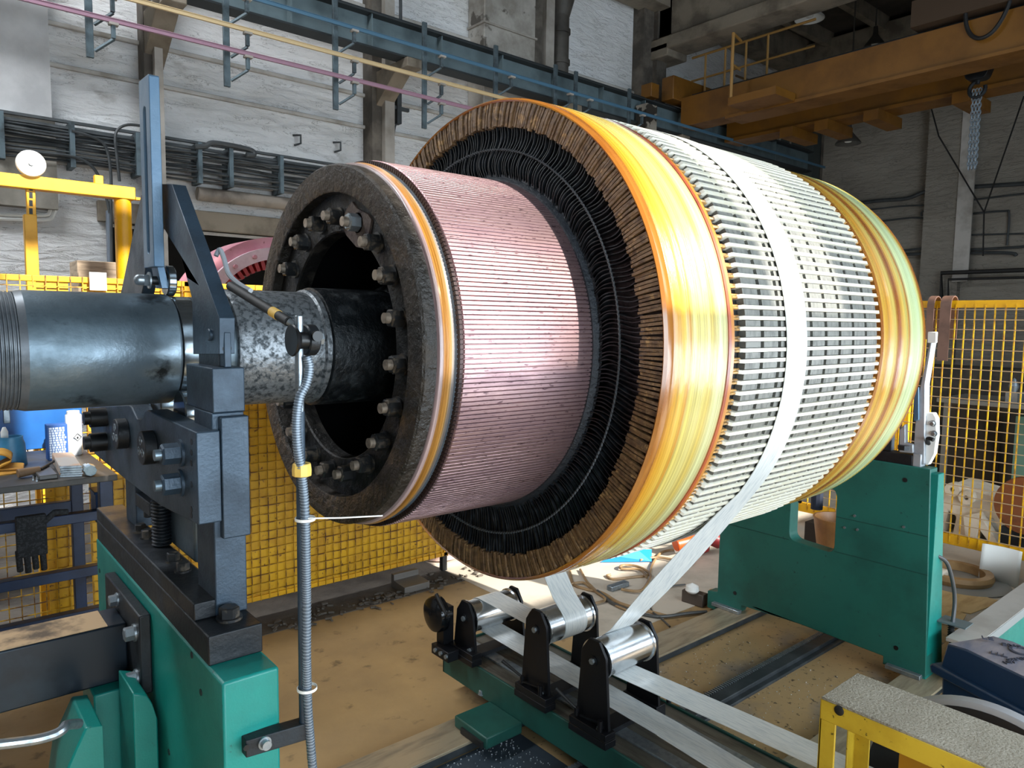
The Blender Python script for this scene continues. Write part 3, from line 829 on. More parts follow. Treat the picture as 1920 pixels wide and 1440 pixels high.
# green bracket under the beam
GL = thing('green_bracket', 'green painted bracket with a sloping shoulder under the dark cross beam', 'bracket', (0.3, 2.2, 0))
def X2(px, y): return at(px, 1350, y=y).x
MB().box(X2(177, 2.14), X2(243, 2.14), 2.14, 2.30, 0, bz0-0.002).build('upright', TEAL, GL, bevel=0.005)
c0, c1, c2, c3 = at(122, 1450, y=1.95), at(160, 1365, y=1.95), at(193, 1360, y=1.95), at(198, 1440, y=1.95)
MB().prism([(c0.x-0.12, 0), (c0.x, c0.z), (c1.x, c1.z), (c2.x, c2.z), (c3.x, 0)], 'y', 1.95, 2.14).build('gusset', TEAL, GL, bevel=0.005)
c = [at(249, 1300, y=1.96), at(275, 1302, y=1.96), at(286, 1320, y=1.96), at(296, 1350, y=1.96)]
MB().prism([(c[0].x, 0), (c[0].x, c[0].z), (c[1].x, c[1].z), (c[2].x, c[2].z), (c[3].x, c[3].z), (c[3].x, 0)], 'y', 1.96, 2.12).build('rounded_casting', TEAL, GL, bevel=0.004)
TR = thing('drip_tray', 'dark steel tray with a bent bright rim in the bottom left corner', 'tray', (0.0, 1.9, 0))
t0, t1 = at(0, 1310, y=1.95), at(150, 1300, y=1.90)
MB().box(-0.9, 0.05, 1.85, 2.10, t0.z-0.16, t0.z-0.15).box(-0.9, 0.05, 2.09, 2.10, t0.z-0.15, t0.z-0.02).build('tray_body', STEEL_D, TR)
MB().tube(spline([at(-20, 1398, y=1.80), at(60, 1388, y=1.80), at(100, 1378, y=1.80), at(118, 1368, y=1.80), at(124, 1360, y=1.82), at(148, 1357, y=1.85)], 6), 0.011, 10).build('bright_rim', ZINC, TR)
MB().box(-0.8, 0.09, 1.80, 1.86, 0.0, at(60, 1400, y=1.80).z-0.01).build('tray_skirt', STEEL_D, TR)

# ---- sensor post
PO = thing('sensor_post', 'slim steel post with round clamp and sensor rod beside the left green stand', 'post', (0.632, 1.45, 1.0))
YS = 1.452
e0, e1 = at(462, 1398, y=1.472), at(578, 1365, y=YS)
ab = MB().obox(((e0.x+e1.x)/2, 1.465, (e0.z+e1.z)/2), ((e1.x-e0.x)/2+0.006, -0.010, (e1.z-e0.z)/2), (0, 0.017, 0), (0, 0, 0.019))
ar = ab.build('bracket_arm', STEEL_D, PO, bevel=0.002)
qb = at(497, 1394, y=1.448); MB().cyl((qb.x, 1.462, qb.z), (qb.x, 1.448, qb.z), 0.014, n=20).cyl((qb.x, 1.448, qb.z), (qb.x, 1.436, qb.z), 0.010, n=20).build('socket_screw', ZINC, ar)
qb = at(462, 1402, y=1.456); MB().cyl((qb.x, 1.460, qb.z), (qb.x, 1.4545, qb.z), 0.0065, n=16).build('arm_hole', BLACK, ar)
xp_ = at(564, 900, y=YS).x
pb = at(562, 592, y=YS)
MB().cyl((xp_, YS, 1.62), (xp_, YS, pb.z), 0.0088, n=24).build('post_rod', mat('post_steel', '8B949B', 0.3, 0.8, col2='4A5258', ns=5, stretch=(1, 1, 3), rvar=0.2), PO, bevel=0.001)
MB().cyl((xp_, YS, e1.z-0.01), (xp_, YS, 1.66), 0.0098, n=24).build('post_sleeve', STEEL, PO)
cz = at(568, 638, y=YS).z
xq = xp_-0.018
MB().lathe([(xq, 0.0), (xq, 0.032), (xq+0.003, 0.034), (xq+0.007, 0.032), (xq+0.016, 0.020), (xq+0.034, 0.018), (xq+0.034, 0.0)], 'x', (YS, cz), 40).build('clamp_disc', BLACK, PO)
xq += 0.036
MB().lathe([(xq, 0.0), (xq, 0.030), (xq+0.003, 0.033), (xq+0.022, 0.033), (xq+0.025, 0.030), (xq+0.025, 0)], 'x', (YS+0.016, cz), 36).build('clamp_disc', STEEL_D, PO)
MB().cyl((xq+0.025, YS+0.01, cz+0.002), (xq+0.039, YS+0.01, cz+0.002), 0.013, n=6).build('clamp_nut', ZINC, PO)
MB().cyl((xq+0.014, YS-0.005, cz+0.009), (xq+0.010, YS-0.03, cz+0.009), 0.011, n=20).build('clamp_screw', BLACK, PO)
r0, r1 = at(541, 603, y=1.475), at(432, 536, y=1.72)
MB().cyl(r0, r1, 0.0105, n=20).build('sensor_rod', RUBBER, PO)
m0, m1 = r0.lerp(r1, 0.16), r0.lerp(r1, 0.26)
MB().cyl(m0, m1, 0.0113, n=20).build('yellow_tape_wrap', mat('masking_tape', 'C9A24A', 0.6), PO)
MB().cyl(r0, r0+(r0-r1).normalized()*0.012+Vector((0.008, 0, -0.004)), 0.008, n=14).build('rod_tip', ZINC, PO)
lead = spline([at(405, 480, y=1.86), at(412, 468, y=1.86), at(420, 485, y=1.83), at(428, 512, y=1.79), at(445, 530, y=1.74), at(470, 545, y=1.67)], 6)
MB().tube(lead, 0.006, 8).build('sensor_lead', mat('grey_lead', '8A9096', 0.45), PO)
pts = spline([at(p[0], p[1], y=YS-0.012) for p in ((575, 668), (580, 690), (574, 720), (562, 745), (556, 790), (558, 840), (566, 890), (572, 960), (574, 1060), (575, 1150), (575, 1230), (577, 1320), (582, 1390), (588, 1460))], 40)
MB().tube(pts, 0.0088, 12).build('conduit', mat('conduit_grey', '545F6A', 0.4, 0.3), PO)
b = MB(); last = pts[0]; acc = 0
for i_ in range(1, len(pts)-1):
    acc += (pts[i_]-last).length; last = pts[i_]
    if acc > 0.0052:
        acc = 0; d_ = (pts[i_+1]-pts[i_-1]).normalized(); b.cyl(pts[i_]-d_*0.0013, pts[i_]+d_*0.0013, 0.0099, n=10)
o = b.build('conduit_ribs', mat('conduit_rib', '7C8791', 0.4, 0.3), PO, smooth=50); o['kind'] = 'stuff'
for py in (972, 1290):
    q = at(568, py, y=YS)
    MB().lathe([(q.z-0.003, 0.0215), (q.z+0.003, 0.0215), (q.z+0.003, 0.020), (q.z-0.003, 0.020)], 'z', (xp_+0.006, YS-0.006), 28, closed=True).build('cable_tie', WHITEP, PO)
MB().tube([at(577, 972, y=YS-0.02), at(640, 971, y=YS-0.02), at(717, 967, y=YS-0.02)], 0.0017, 6).build('cable_tie_tail', WHITEP, PO)
q = at(562, 880, y=YS)
MB().lathe([(q.z-0.012, 0.0), (q.z-0.014, 0.020), (q.z, 0.0205), (q.z+0.014, 0.019), (q.z+0.012, 0)], 'z', (xp_+0.001, YS-0.004), 9).build('yellow_tape_wrap', mat('yellow_tape', 'D9B558', 0.5), PO, bevel=0.002)

# ---- the far stand
RS = thing('shaft_stand', 'tall green steel stand under the far right end of the armature', 'stand', (3.97, AY, 0), 'green shaft stands')
out = [(1.348, 0.07), (1.388, 1.141), (2.25, 1.150), (2.30, 0.98), (2.587, 0.60), (2.587, 0.143), (2.66, 0.13), (2.66, 0.02), (2.45, 0.02), (2.41, 0.11), (2.03, 0.12), (1.56, 0.104), (1.56, 0.06)]
win = rr([(1.853, 0.585), (1.853, 0.95), (2.118, 0.95), (2.118, 0.60)], 0.05, 5)
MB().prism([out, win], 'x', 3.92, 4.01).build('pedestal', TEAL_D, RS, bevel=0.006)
MB().prism([(4.0, 1.12), (3.93, 1.12), (3.93, 0.02), (4.16, 0.02), (4.10, 0.35)], 'y', 1.352, 1.44).build('side_web', TEAL, RS, bevel=0.004)
b = MB()
b.box(3.9185, 3.921, 1.37, 1.85, 0.598, 0.602).box(3.9185, 3.921, 2.12, 2.58, 0.598, 0.602).box(3.9185, 3.921, 1.38, 1.85, 0.795, 0.799)
b.build('weld_seam', mat('seam_shade', '0C3F38', 0.6), RS)
b = MB()
for p in ((1697, 900), (1378, 1112), (1680, 1215), (1500, 940)):
    q = at(p[0], p[1], x=3.919); b.cyl((3.9195, q.y, q.z), (3.9175, q.y, q.z), 0.012, n=14)
b.build('bolt_hole', BLACK, RS)
b = MB()
for p in ((1584, 989), (1608, 993), (1603, 967), (1695, 988)):
    q = at(p[0], p[1], x=3.919); b.cyl((3.9195, q.y, q.z), (3.912, q.y, q.z), 0.007, n=10)
b.build('small_screw', ZINC, RS)
for a, c_ in (((1335, 1140), (1385, 1158)), ((1660, 1250), (1725, 1280))):
    q, w = at(a[0], a[1], x=3.90), at(c_[0], c_[1], x=3.90)
    MB().box(3.89, 3.93, min(q.y, w.y), max(q.y, w.y), 0.055, 0.078).build('rail_clamp', ZINC, RS, bevel=0.003)
# rest on top, its sunlight put into pale grey and white
GREYM = mat('galvanised_steel', 'A9AFB5', 0.35, 0.4, col2='8C9297', ns=8, rvar=0.2)
def FQ(px, py, x=3.95): q = at(px, py, x=x); return (q.y, q.z)
def far(pp, x0, x1, nm, m, bev=0.004): return MB().prism([FQ(a, c_, x0) for a, c_ in pp], 'x', x0, x1).build(nm, m, RS, bevel=bev)
MB().box(3.93, 4.02, FQ(1714, 860)[0], 2.7, 1.140, FQ(1714, 853)[1]).build('base_plate', STEEL_D, RS, bevel=0.004)
MB().box(3.93, 3.99, FQ(1730, 860)[0], FQ(1714, 860)[0], 1.140, FQ(1722, 850)[1]).build('foot_block', GREYM, RS, bevel=0.004)
far([(1715, 876), (1715, 850), (1686, 848), (1686, 840), (1713, 842), (1716, 790), (1724, 730), (1744, 640), (1748, 640), (1735, 720), (1733, 870)], 3.94, 4.0, 'column', GREYM)
far([(1686, 848), (1686, 805), (1697, 795), (1697, 830), (1712, 833), (1712, 850)], 3.93, 3.97, 'clamp_bar', GREYM)
far([(1713, 790), (1713, 740), (1722, 725), (1722, 788)], 3.925, 3.94, 'hinge_block', SB)
far([(1739, 622), (1756, 622), (1755, 643), (1738, 643)], 3.93, 3.95, 'leg_end', WHITEP)  # white stands in for sun on the leg end
w = far([(1734, 774), (1750, 774), (1756, 785), (1757, 815), (1752, 850), (1740, 872), (1734, 872)], 3.96, 4.0, 'roller_plate', WHITEP)  # sunlit plate, its brightness put into white
for p in ((1749, 794), (1751, 813)):
    q = at(p[0], p[1], x=3.955); b = MB(); bolt(b, (3.96, q.y, q.z), (-1, 0, 0), 0.012, 0.018); b.build('plate_nut', ZINC, RS)
y_, z_ = FQ(1710, 842); MB().cyl((3.92, y_+0.03, z_-0.005), (3.92, y_+0.03, z_+0.018), 0.028, n=6).build('clamp_bolt', STEEL_D, RS)
y_, z_ = FQ(1740, 825)
MB().tube(spline([(3.96, y_, z_-0.02), (3.92, y_-0.01, z_+0.012), (3.91, y_-0.04, z_+0.01)], 5), 0.010, 8).build('black_handle', BLACK, RS)
MB().lathe([(3.97, 0.0), (3.97, 0.06), (4.02, 0.06), (4.02, 0)], 'x', (1.98, 1.565), 30).build('support_roller', POLISH, RS)
MB().box(3.96, 4.0, 1.6, 2.7, 1.2, 1.50).build('roller_plate', STEEL, RS)

# cable bracket and cable of the far stand
q = at(1775, 1160, y=1.33)
MB().box(q.x-0.07, q.x+0.04, 1.22, 1.352, q.z-0.003, q.z+0.003).build('cable_bracket', mat('bracket_grey', '5E6C70', 0.45, 0.3), RS)
pts = spline([at(1757, 1042, y=1.36), at(1775, 1055, y=1.33), at(1786, 1090, y=1.31), at(1790, 1130, y=1.30), at(1784, 1190, y=1.29), at(1783, 1260, y=1.29)], 10)
MB().tube(pts, 0.010, 10).build('power_cable', CABLE, RS)
q = at(1784, 1172, y=1.29)
b = MB()
for i in range(7): b.lathe([(q.z-i*0.012, 0.012), (q.z-i*0.012-0.004, 0.017), (q.z-i*0.012-0.008, 0.012)], 'z', (q.x, 1.29), 14)
b.build('strain_relief', RUBBER, RS)
# ------------------------------------------------------------------ bed rails and pit plates
RAILM = mat('worn_rail_steel', 'A6987F', 0.32, 0.45, col2='7E7361', ns=3, stretch=(1, 6, 1), rvar=0.2, bump=0.1, bs=10, bst=(2, 30, 2))
RAILS = mat('rail_side', '2B3033', 0.5, 0.3, col2='3E4346', ns=8)
def rail(y0, y1, x0, x1, label, nm='bed_rail'):
    T = thing(nm, label, 'rail', ((x0+x1)/2, (y0+y1)/2, 0))
    MB().box(x0, x1, y0, y1, 0.042, 0.055).build('rail_top', RAILM, T, bevel=0.002)
    MB().box(x0, x1, y0+0.015, y1-0.015, 0.0, 0.042).build('rail_side', RAILS, T)
    return T
rail(2.37, 2.56, -1, 5.0, 'worn flat steel bed rail farthest from the camera, under the back of the carriage')
rail(1.27, 1.455, -1, 5.0, 'worn flat steel bed rail nearest the yellow guard')
RK = thing('rack_rail', 'dark middle rail with a fine toothed rack along its edge', 'rail', (2, 1.96, 0))
MB().box(-1, 5, 1.90, 1.965, 0, 0.04).box(-1, 5, 1.87, 1.90, 0, 0.02).build('rail_body', RAILS, RK, bevel=0.003)
MB().box(-1, 5, 1.968, 2.0, 0, 0.03).build('rack_bar', STEEL_D, RK)
b = MB()
x = 1.0
while x < 4.2:
    b.box(x, x+0.009, 1.968, 1.995, 0.03, 0.042); x += 0.018
b.build('rack_teeth', ZINC, RK, smooth=0)
PITM = mat('oily_pit_plate', '9A805A', 0.40, 0.1, col2='5C6064', ns=1.3, nlo=0.5, nhi=0.68, rvar=0.3, col3='4E4030', n3=(34, 0.60, 0.66), bump=0.1, bs=20)
PITD = mat('oily_blue_plate', '3A444D', 0.34, 0.3, col2='2A3238', ns=2.0, rvar=0.2, bump=0.1, bs=20)
struct(MB().box(2.05, 4.6, 2.0, 2.37, 0.0, 0.006).build('trim_40', PITM))
struct(MB().box(2.05, 4.6, 1.455, 1.87, 0.0, 0.006).build('trim_41', PITM))
struct(MB().box(-1, 2.05, 2.0, 2.37, 0.0, 0.006).build('trim_45', PITD))
struct(MB().box(-1, 2.05, 1.455, 1.87, 0.0, 0.006).build('trim_46', PITD))
# swarf chips lying in the pit
b = MB(); rnd = random.Random(4)
for i in range(560):
    if i < 330: x, y = rnd.gauss(1.78, 0.20), rnd.uniform(2.02, 2.36)
    else: x, y = rnd.uniform(2.4, 3.8), rnd.uniform(1.47, 2.36)
    if 2.0 < x < 2.45 or 1.90 < y < 2.0 or x > 3.85: continue
    a = rnd.uniform(0, PI); s_ = rnd.uniform(0.001, 0.0032)
    b.obox((x, y, 0.009), (s_*math.cos(a), s_*math.sin(a), 0), (-s_*0.5*math.sin(a), s_*0.5*math.cos(a), 0), (0, 0, 0.0015))
o = b.build('metal_swarf', mat('swarf', 'D5D9DC', 0.3, 0.7), smooth=0)
tag(o, 'fine bright metal swarf scattered in the pit between the bed rails', 'metal shavings'); o['kind'] = 'stuff'
# floor behind and right of the machine, sunlight put into its paler colour
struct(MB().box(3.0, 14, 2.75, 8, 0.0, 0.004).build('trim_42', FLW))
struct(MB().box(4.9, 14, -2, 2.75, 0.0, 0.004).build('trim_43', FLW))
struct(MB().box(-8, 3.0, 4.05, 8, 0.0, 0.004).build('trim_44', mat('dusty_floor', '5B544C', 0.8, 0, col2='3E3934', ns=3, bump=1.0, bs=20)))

# ------------------------------------------------------------------ tape carriage
CZ0, CZ1 = 0.09, 0.235
CA = thing('tape_carriage', 'dark green carriage beam lying across the bed rails', 'carriage', (2.2, 2.0, 0))
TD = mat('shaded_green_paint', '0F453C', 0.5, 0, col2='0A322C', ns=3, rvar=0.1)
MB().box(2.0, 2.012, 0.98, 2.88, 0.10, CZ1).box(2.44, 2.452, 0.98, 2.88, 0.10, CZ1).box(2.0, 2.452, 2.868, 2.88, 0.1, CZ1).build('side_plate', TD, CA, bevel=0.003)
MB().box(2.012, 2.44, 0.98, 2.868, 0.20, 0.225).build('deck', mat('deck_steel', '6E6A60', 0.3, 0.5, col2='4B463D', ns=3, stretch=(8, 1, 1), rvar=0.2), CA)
MB().box(2.10, 2.16, 0.98, 2.86, 0.225, 0.235).box(2.30, 2.36, 0.98, 2.86, 0.225, 0.235).build('tee_slot_strip', ZINC, CA, bevel=0.002)
MB().box(1.80, 2.0, 2.27, 2.50, 0.058, 0.11).build('wheel_housing', TD, CA, bevel=0.006)
MB().box(1.82, 2.0, 1.27, 1.50, 0.058, 0.11).box(2.452, 2.62, 2.30, 2.5, 0.058, 0.11).build('wheel_housing', TD, CA, bevel=0.006)
MB().box(1.79, 1.80, 2.29, 2.44, 0.058, 0.085).build('rubber_wiper', RUBBER, CA)
b = MB(); q = at(900, 1303, z=0.11); bolt(b, (q.x+0.01, q.y, 0.11), (0, 0, 1), 0.014, 0.018); b.build('housing_bolt', ZINC, CA)
MB().box(2.05, 2.4, 2.0, 2.25, 0.056, 0.2).box(2.05, 2.4, 1.3, 1.45, 0.056, 0.2).box(2.05, 2.4, 2.39, 2.54, 0.056, 0.2).build('carriage_foot', RAILS, CA)
BLK = mat('black_anodised', '0A0B0F', 0.42, 0.1, col2='121419', ns=3, rvar=0.1, spec=0.3)
# tape guide roller stands
def guide(yc, zc, label, x0=2.0, x1=2.315, h=0.24, wheel=False, rad=0.074):
    T = thing('guide_roller_stand', label, 'roller stand', ((x0+x1)/2, yc, CZ1), 'black tape guide roller stands on the carriage')
    zb = CZ1+0.062
    for a in (x0, x1-0.014):
        P = [(yc+0.088, zb-0.03), (yc+0.066, zc+0.0), (yc+0.064, zc+0.028), (yc+0.026, zc+0.082), (yc-0.026, zc+0.082), (yc-0.064, zc+0.028), (yc-0.066, zc+0.0), (yc-0.088, zb-0.03)]
        s_ = MB().prism(P, 'x', a, a+0.014).build('side_plate', BLK, T, bevel=0.0015)
        sg = -1 if a == x0 else 1
        xf = a if sg < 0 else a+0.014
        b = MB().cyl((xf, yc, zc), (xf+sg*0.004, yc, zc), 0.020, n=24)
        b.build('washer', BLK, s_)
        b = MB().cyl((xf+sg*0.004, yc, zc), (xf+sg*0.014, yc, zc), 0.012, n=6); b.build('axle_bolt', ZINC, s_)
        b = MB().cyl((xf, yc-0.045, zb-0.005), (xf+sg*0.010, yc-0.045, zb-0.005), 0.011, n=16)
        b.build('cap_screw', ZINC, s_)
    MB().lathe([(x0+0.018, 0.0), (x0+0.018, rad+0.006), (x0+0.026, rad+0.006), (x0+0.026, rad), (x1-0.040, rad), (x1-0.040, rad+0.006), (x1-0.032, rad+0.006), (x1-0.032, 0.0)], 'x', (yc, zc), 48).build('chrome_roller', CHROME, T)
    MB().box(x0-0.03, x0+0.03, yc-0.10, yc+0.10, CZ1, CZ1+0.028).box(x0-0.028, x0+0.028, yc-0.098, yc+0.098, CZ1+0.032, CZ1+0.058).build('base_block', BLK, T, bevel=0.002)
    MB().box(x0-0.026, x0+0.026, yc-0.095, yc+0.095, CZ1+0.027, CZ1+0.033).build('base_gap', RUBBER, T)
    MB().box(x1-0.03, x1+0.03, yc-0.09, yc+0.09, CZ1, CZ1+0.058).build('base_block', BLK, T, bevel=0.002)
    MB().box(x0+0.03, x1-0.03, yc-0.04, yc+0.04, CZ1, CZ1+0.02).build('tie_bar', BLK, T)
    return T
def lever(T, p, d, L=0.085):
    p, d = Vector(p), Vector(d).normalized()
    o = MB().cyl(p, p+Vector((0, 0, 0.03)), 0.010, n=16).build('lever_hub', BLK, T)
    b = MB(); q0 = p+Vector((0, 0, 0.024))
    b.cyl(q0, q0+d*L, 0.005, 0.008, n=12); b.build('clamp_lever', RUBBER, o)
G3 = guide(1.86, 0.545, 'black roller stand nearest the camera, its chrome roller mostly bare')
lever(G3, (1.985, 1.93, 0.30), (-0.25, 0.65, 0.45), 0.11); lever(G3, (2.35, 1.76, 0.30), (0.9, -0.55, 0.1), 0.10)
MB().bar((1.975, 1.90, 0.315), (1.985, 1.80, 0.325), 0.008, 0.006).cyl((1.982, 1.80, 0.293), (1.982, 1.80, 0.335), 0.010, n=14).build('clamp_strap', BLK, G3)
G2 = guide(2.195, 0.555, 'middle black roller stand with white tape wrapped round its roller')
lever(G2, (1.985, 2.26, 0.30), (-0.3, 0.75, 0.4), 0.11)
MB().bar((1.975, 2.24, 0.315), (1.985, 2.14, 0.325), 0.008, 0.006).cyl((1.982, 2.14, 0.293), (1.982, 2.14, 0.335), 0.010, n=14).build('clamp_strap', BLK, G2)
G1 = guide(2.70, 0.435, 'far black roller stand beside the round handwheel')
# handwheel tensioner
HW = thing('brake_handwheel', 'round black brake drum with a lever at the far end of the carriage', 'brake', (1.93, 2.78, CZ1))
q = at(822, 1150, x=1.93)
MB().lathe([(1.878, 0.0), (1.882, 0.03), (1.886, 0.06), (1.896, 0.080), (1.908, 0.086), (1.94, 0.086), (1.94, 0)], 'x', (q.y, q.z), 48).build('brake_drum', mat('glossy_black', '16181B', 0.15, 0.5), HW)
MB().box(1.94, 2.0, q.y-0.03, q.y+0.03, CZ1+0.05, q.z+0.03).build('drum_bracket', BLK, HW, bevel=0.003)
MB().box(1.91, 1.99, q.y-0.11, q.y+0.03, CZ1, CZ1+0.05).build('drum_base', BLK, HW, bevel=0.003)
b = MB()
for i in range(3): b.cyl((1.91, q.y-0.10+i*0.045, CZ1+0.03), (1.900, q.y-0.10+i*0.045, CZ1+0.03), 0.010, n=14)
b.build('cap_screw', ZINC, HW)
l0, l1 = at(837, 1153, x=1.86), at(818, 1114, x=1.86)
MB().cyl(l0, l1, 0.007, 0.009, n=12).cyl(l0, l0+Vector((0.03, 0, 0)), 0.010, n=14).build('brake_lever', RUBBER, HW)
q2 = at(935, 1120, x=2.33); q3 = at(965, 1104, x=2.40)
o = MB().cyl(q2, q3, 0.007, 0.009, n=12).cyl(q2+Vector((-0.04, 0, 0)), q2, 0.010, n=12).build('clamp_lever', RUBBER, G1)

# ------------------------------------------------------------------ glass tape: two runs
def circle_pt(c, r, a): return (c[0]+r*math.cos(a), c[1]+r*math.sin(a))
TW = 0.130
# run A: supply -> under roller 3 -> up its far side -> near side of the core, once around
R3 = (1.86, 0.545); RR = 0.0765
CR_ = 0.8575
pts = []
def tl(px, py, **k): return at(px, py, **k)
# from the supply in the guard, low, to the underside of roller 3
sA = Vector((2.245, 0.50, 0.47))
XR3 = 2.155
pts.append((sA, (1, 0.1, 0), (0, 0, -1)))
pts.append((Vector((2.20, 1.3, 0.465)), (1, 0.1, 0), (0, 0, -1)))
for k in range(9):
    a = -PI/2-0.12 + (PI/2+0.12+0.55)*k/8
    y, z = circle_pt(R3, RR, a)
    pts.append((Vector((XR3, y, z)), (1, 0, 0), (0, math.cos(a), math.sin(a))))
# tangent on the core
q = Vector((R3[0]+0.05, R3[1]+0.03)); cc = Vector(AX)
dv = cc-q; L_ = dv.length; ang = math.atan2(dv.y, dv.x)+math.asin(CR_/L_)
tlen = math.sqrt(L_**2-CR_**2)
tp = (q.x+tlen*math.cos(ang), q.y+tlen*math.sin(ang))
th0 = math.atan2(tp[1]-AZ, -(tp[0]-AY))
XC = 2.284
for k in range(1, 12):
    f = k/12
    p = Vector((XR3+(XC+0.02-XR3)*f, q.x+(tp[0]-q.x)*f, q.y+(tp[1]-q.y)*f))
    tw = -math.sin(f*PI)*0.27
    pts.append((p, (math.cos(tw), math.sin(tw)*0.6, math.sin(tw)*0.8), (0, -math.sin(ang), math.cos(ang))))
tapeA = pts[:]
for k in range(0, 97):
    a = th0+2*PI*0.985*k/96
    y, z = pol(CR_, a)
    f = k/96
    xx = XC+0.02*max(0, 1-f*8)
    tapeA.append((Vector((xx, y, z)), (1, 0, 0), (0, -math.cos(a), math.sin(a))))
o = MB().ribbon(tapeA, TW, 0.0022).build('glass_tape', TAPE, smooth=60)
tag(o, 'white glass tape wound round the core and led down to the nearest roller', 'tape', 'runs of glass tape')
# run B: supply -> roller 1 -> back to roller 2 -> far side of the armature
R1, R2 = (2.70, 0.435), (2.195, 0.555)
pts = []
XB = 2.15
sB = Vector((2.065, 0.44, 0.155))
pts.append((sB, (1, 0, 0), (0, 0, 1)))
pts.append((Vector((2.125, 1.0, 0.312)), (1, 0, 0), (0, 0, 1)))
pts.append((Vector((2.14, 1.6, 0.333)), (1, 0, 0), (0, 0, 1)))
for k in range(13):
    a = -PI/2+PI*k/12*1.05
    y, z = circle_pt(R1, RR, a)
    pts.append((Vector((XB, y, z)), (1, 0, 0), (0, math.cos(a), math.sin(a))))
ptsB2 = []
for k in range(9):
    a = PI/2+0.9+ (PI-0.2)*k/8
    a = -PI*0.62 - (PI*0.62)*k/8
    y, z = circle_pt(R2, RR, a)
    pts.append((Vector((XB+0.02, y, z)), (1, 0, 0), (0, -math.cos(a), -math.sin(a))))
q = Vector((R2[0]-0.05, R2[1]+0.03)); dv = cc-q; L_ = dv.length
ang = math.atan2(dv.y, dv.x)-math.asin(0.862/L_); tlen = math.sqrt(L_**2-0.862**2)
for k in range(1, 9):
    f = k/8
    pts.append((Vector((XB+0.02+0.10*f, q.x+tlen*f*math.cos(ang), q.y+tlen*f*math.sin(ang))), (1, 0, 0), (0, math.sin(ang), -math.cos(ang))))
o = MB().ribbon(pts, TW, 0.0022).build('glass_tape', TAPE, smooth=60)
tag(o, 'white glass tape running round the far and middle rollers and up behind the armature', 'tape', 'runs of glass tape')

# ------------------------------------------------------------------ yellow guard and blue motor
YG = thing('machine_guard', 'yellow steel guard frame with a dusty grey top in the bottom right corner', 'guard', (2.07, 0.6, 0))
GT = mat('gritty_grey_top', '928C7E', 0.8, 0, col2='827B6C', ns=5, col3='6A6454', n3=(160, 0.54, 0.62), bump=0.6, bs=120)
gx0, gx1, gy1 = 1.965, 2.19, 0.942
MB().box(gx0, gx1, 0.0, gy1, 0.792, 0.800).build('top_plate', GT, YG, bevel=0.002)
YG_M = mat('dull_guard_yellow', 'BFA028', 0.5, 0, col2='A98A1C', ns=5, col3='4F430B', n3=(60, 0.66, 0.70))
MB().box(gx0-0.002, gx0+0.006, 0.0, gy1, 0.735, 0.793).build('front_flange', YG_M, YG, bevel=0.002)
MB().box(gx0-0.001, gx0+0.007, gy1-0.045, gy1+0.001, 0.0, 0.793).box(gx0-0.001, gx0+0.05, gy1-0.006, gy1+0.002, 0.0, 0.793).build('corner_post', YG_M, YG, bevel=0.002)
MB().box(gx1-0.05, gx1, gy1-0.006, gy1, 0.0, 0.793).box(gx1-0.006, gx1, gy1-0.05, gy1, 0.0, 0.793).build('corner_post', YG_M, YG, bevel=0.002)
q = at(1574, 1332, x=gx0)
MB().lathe([(gx0-0.006, 0.0), (gx0-0.006, 0.010), (gx0-0.004, 0.0135), (gx0+0.002, 0.014)], 'x', (q.y, q.z), 24).build('black_plug', RUBBER, YG)
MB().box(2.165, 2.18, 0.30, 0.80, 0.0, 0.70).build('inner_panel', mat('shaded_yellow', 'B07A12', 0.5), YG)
RL = thing('tape_reel', 'large black tape reel turning under the yellow guard', 'reel', (2.06, 0.45, 0.2))
MB().lathe([(1.98, 0.0), (1.98, 0.26), (1.985, 0.265), (1.99, 0.26), (1.99, 0.06), (2.14, 0.06), (2.14, 0.26), (2.145, 0.265), (2.148, 0.26), (2.148, 0)], 'x', (0.44, 0.36), 64).build('reel_flange', RUBBER, RL)
MB().lathe([(1.999, 0.06), (1.999, 0.20), (2.131, 0.20), (2.131, 0.06)], 'x', (0.44, 0.36), 64).build('wound_tape', TAPE, RL)
MB().box(1.98, 2.14, 0.36, 0.52, 0.0, 0.09).cyl((1.975, 0.44, 0.36), (2.148, 0.44, 0.36), 0.02, n=20).build('reel_support', STEEL_D, RL)
# motor: blue terminal cover, body, embossed lettering
NAVY = mat('navy_plastic', '12304F', 0.33, 0, col2='0E2843', ns=3, rvar=0.1)
TOPN = mat('dusty_navy_top', '8A8389', 0.55, 0, col2='5D6275', ns=4, nlo=0.4, nhi=0.65, stretch=(1, 3, 1))
MO = thing('gear_motor', 'navy blue motor housing with embossed lettering behind the yellow guard', 'motor', (2.8, 0.7, 0))
mz = 0.75
A0, A1, A2, A3 = at(1762, 1212, z=mz), at(1800, 1183, z=mz), at(1866, 1191, z=mz), at(1812, 1218, z=mz)
ex = Vector((1, 0.0, 0))
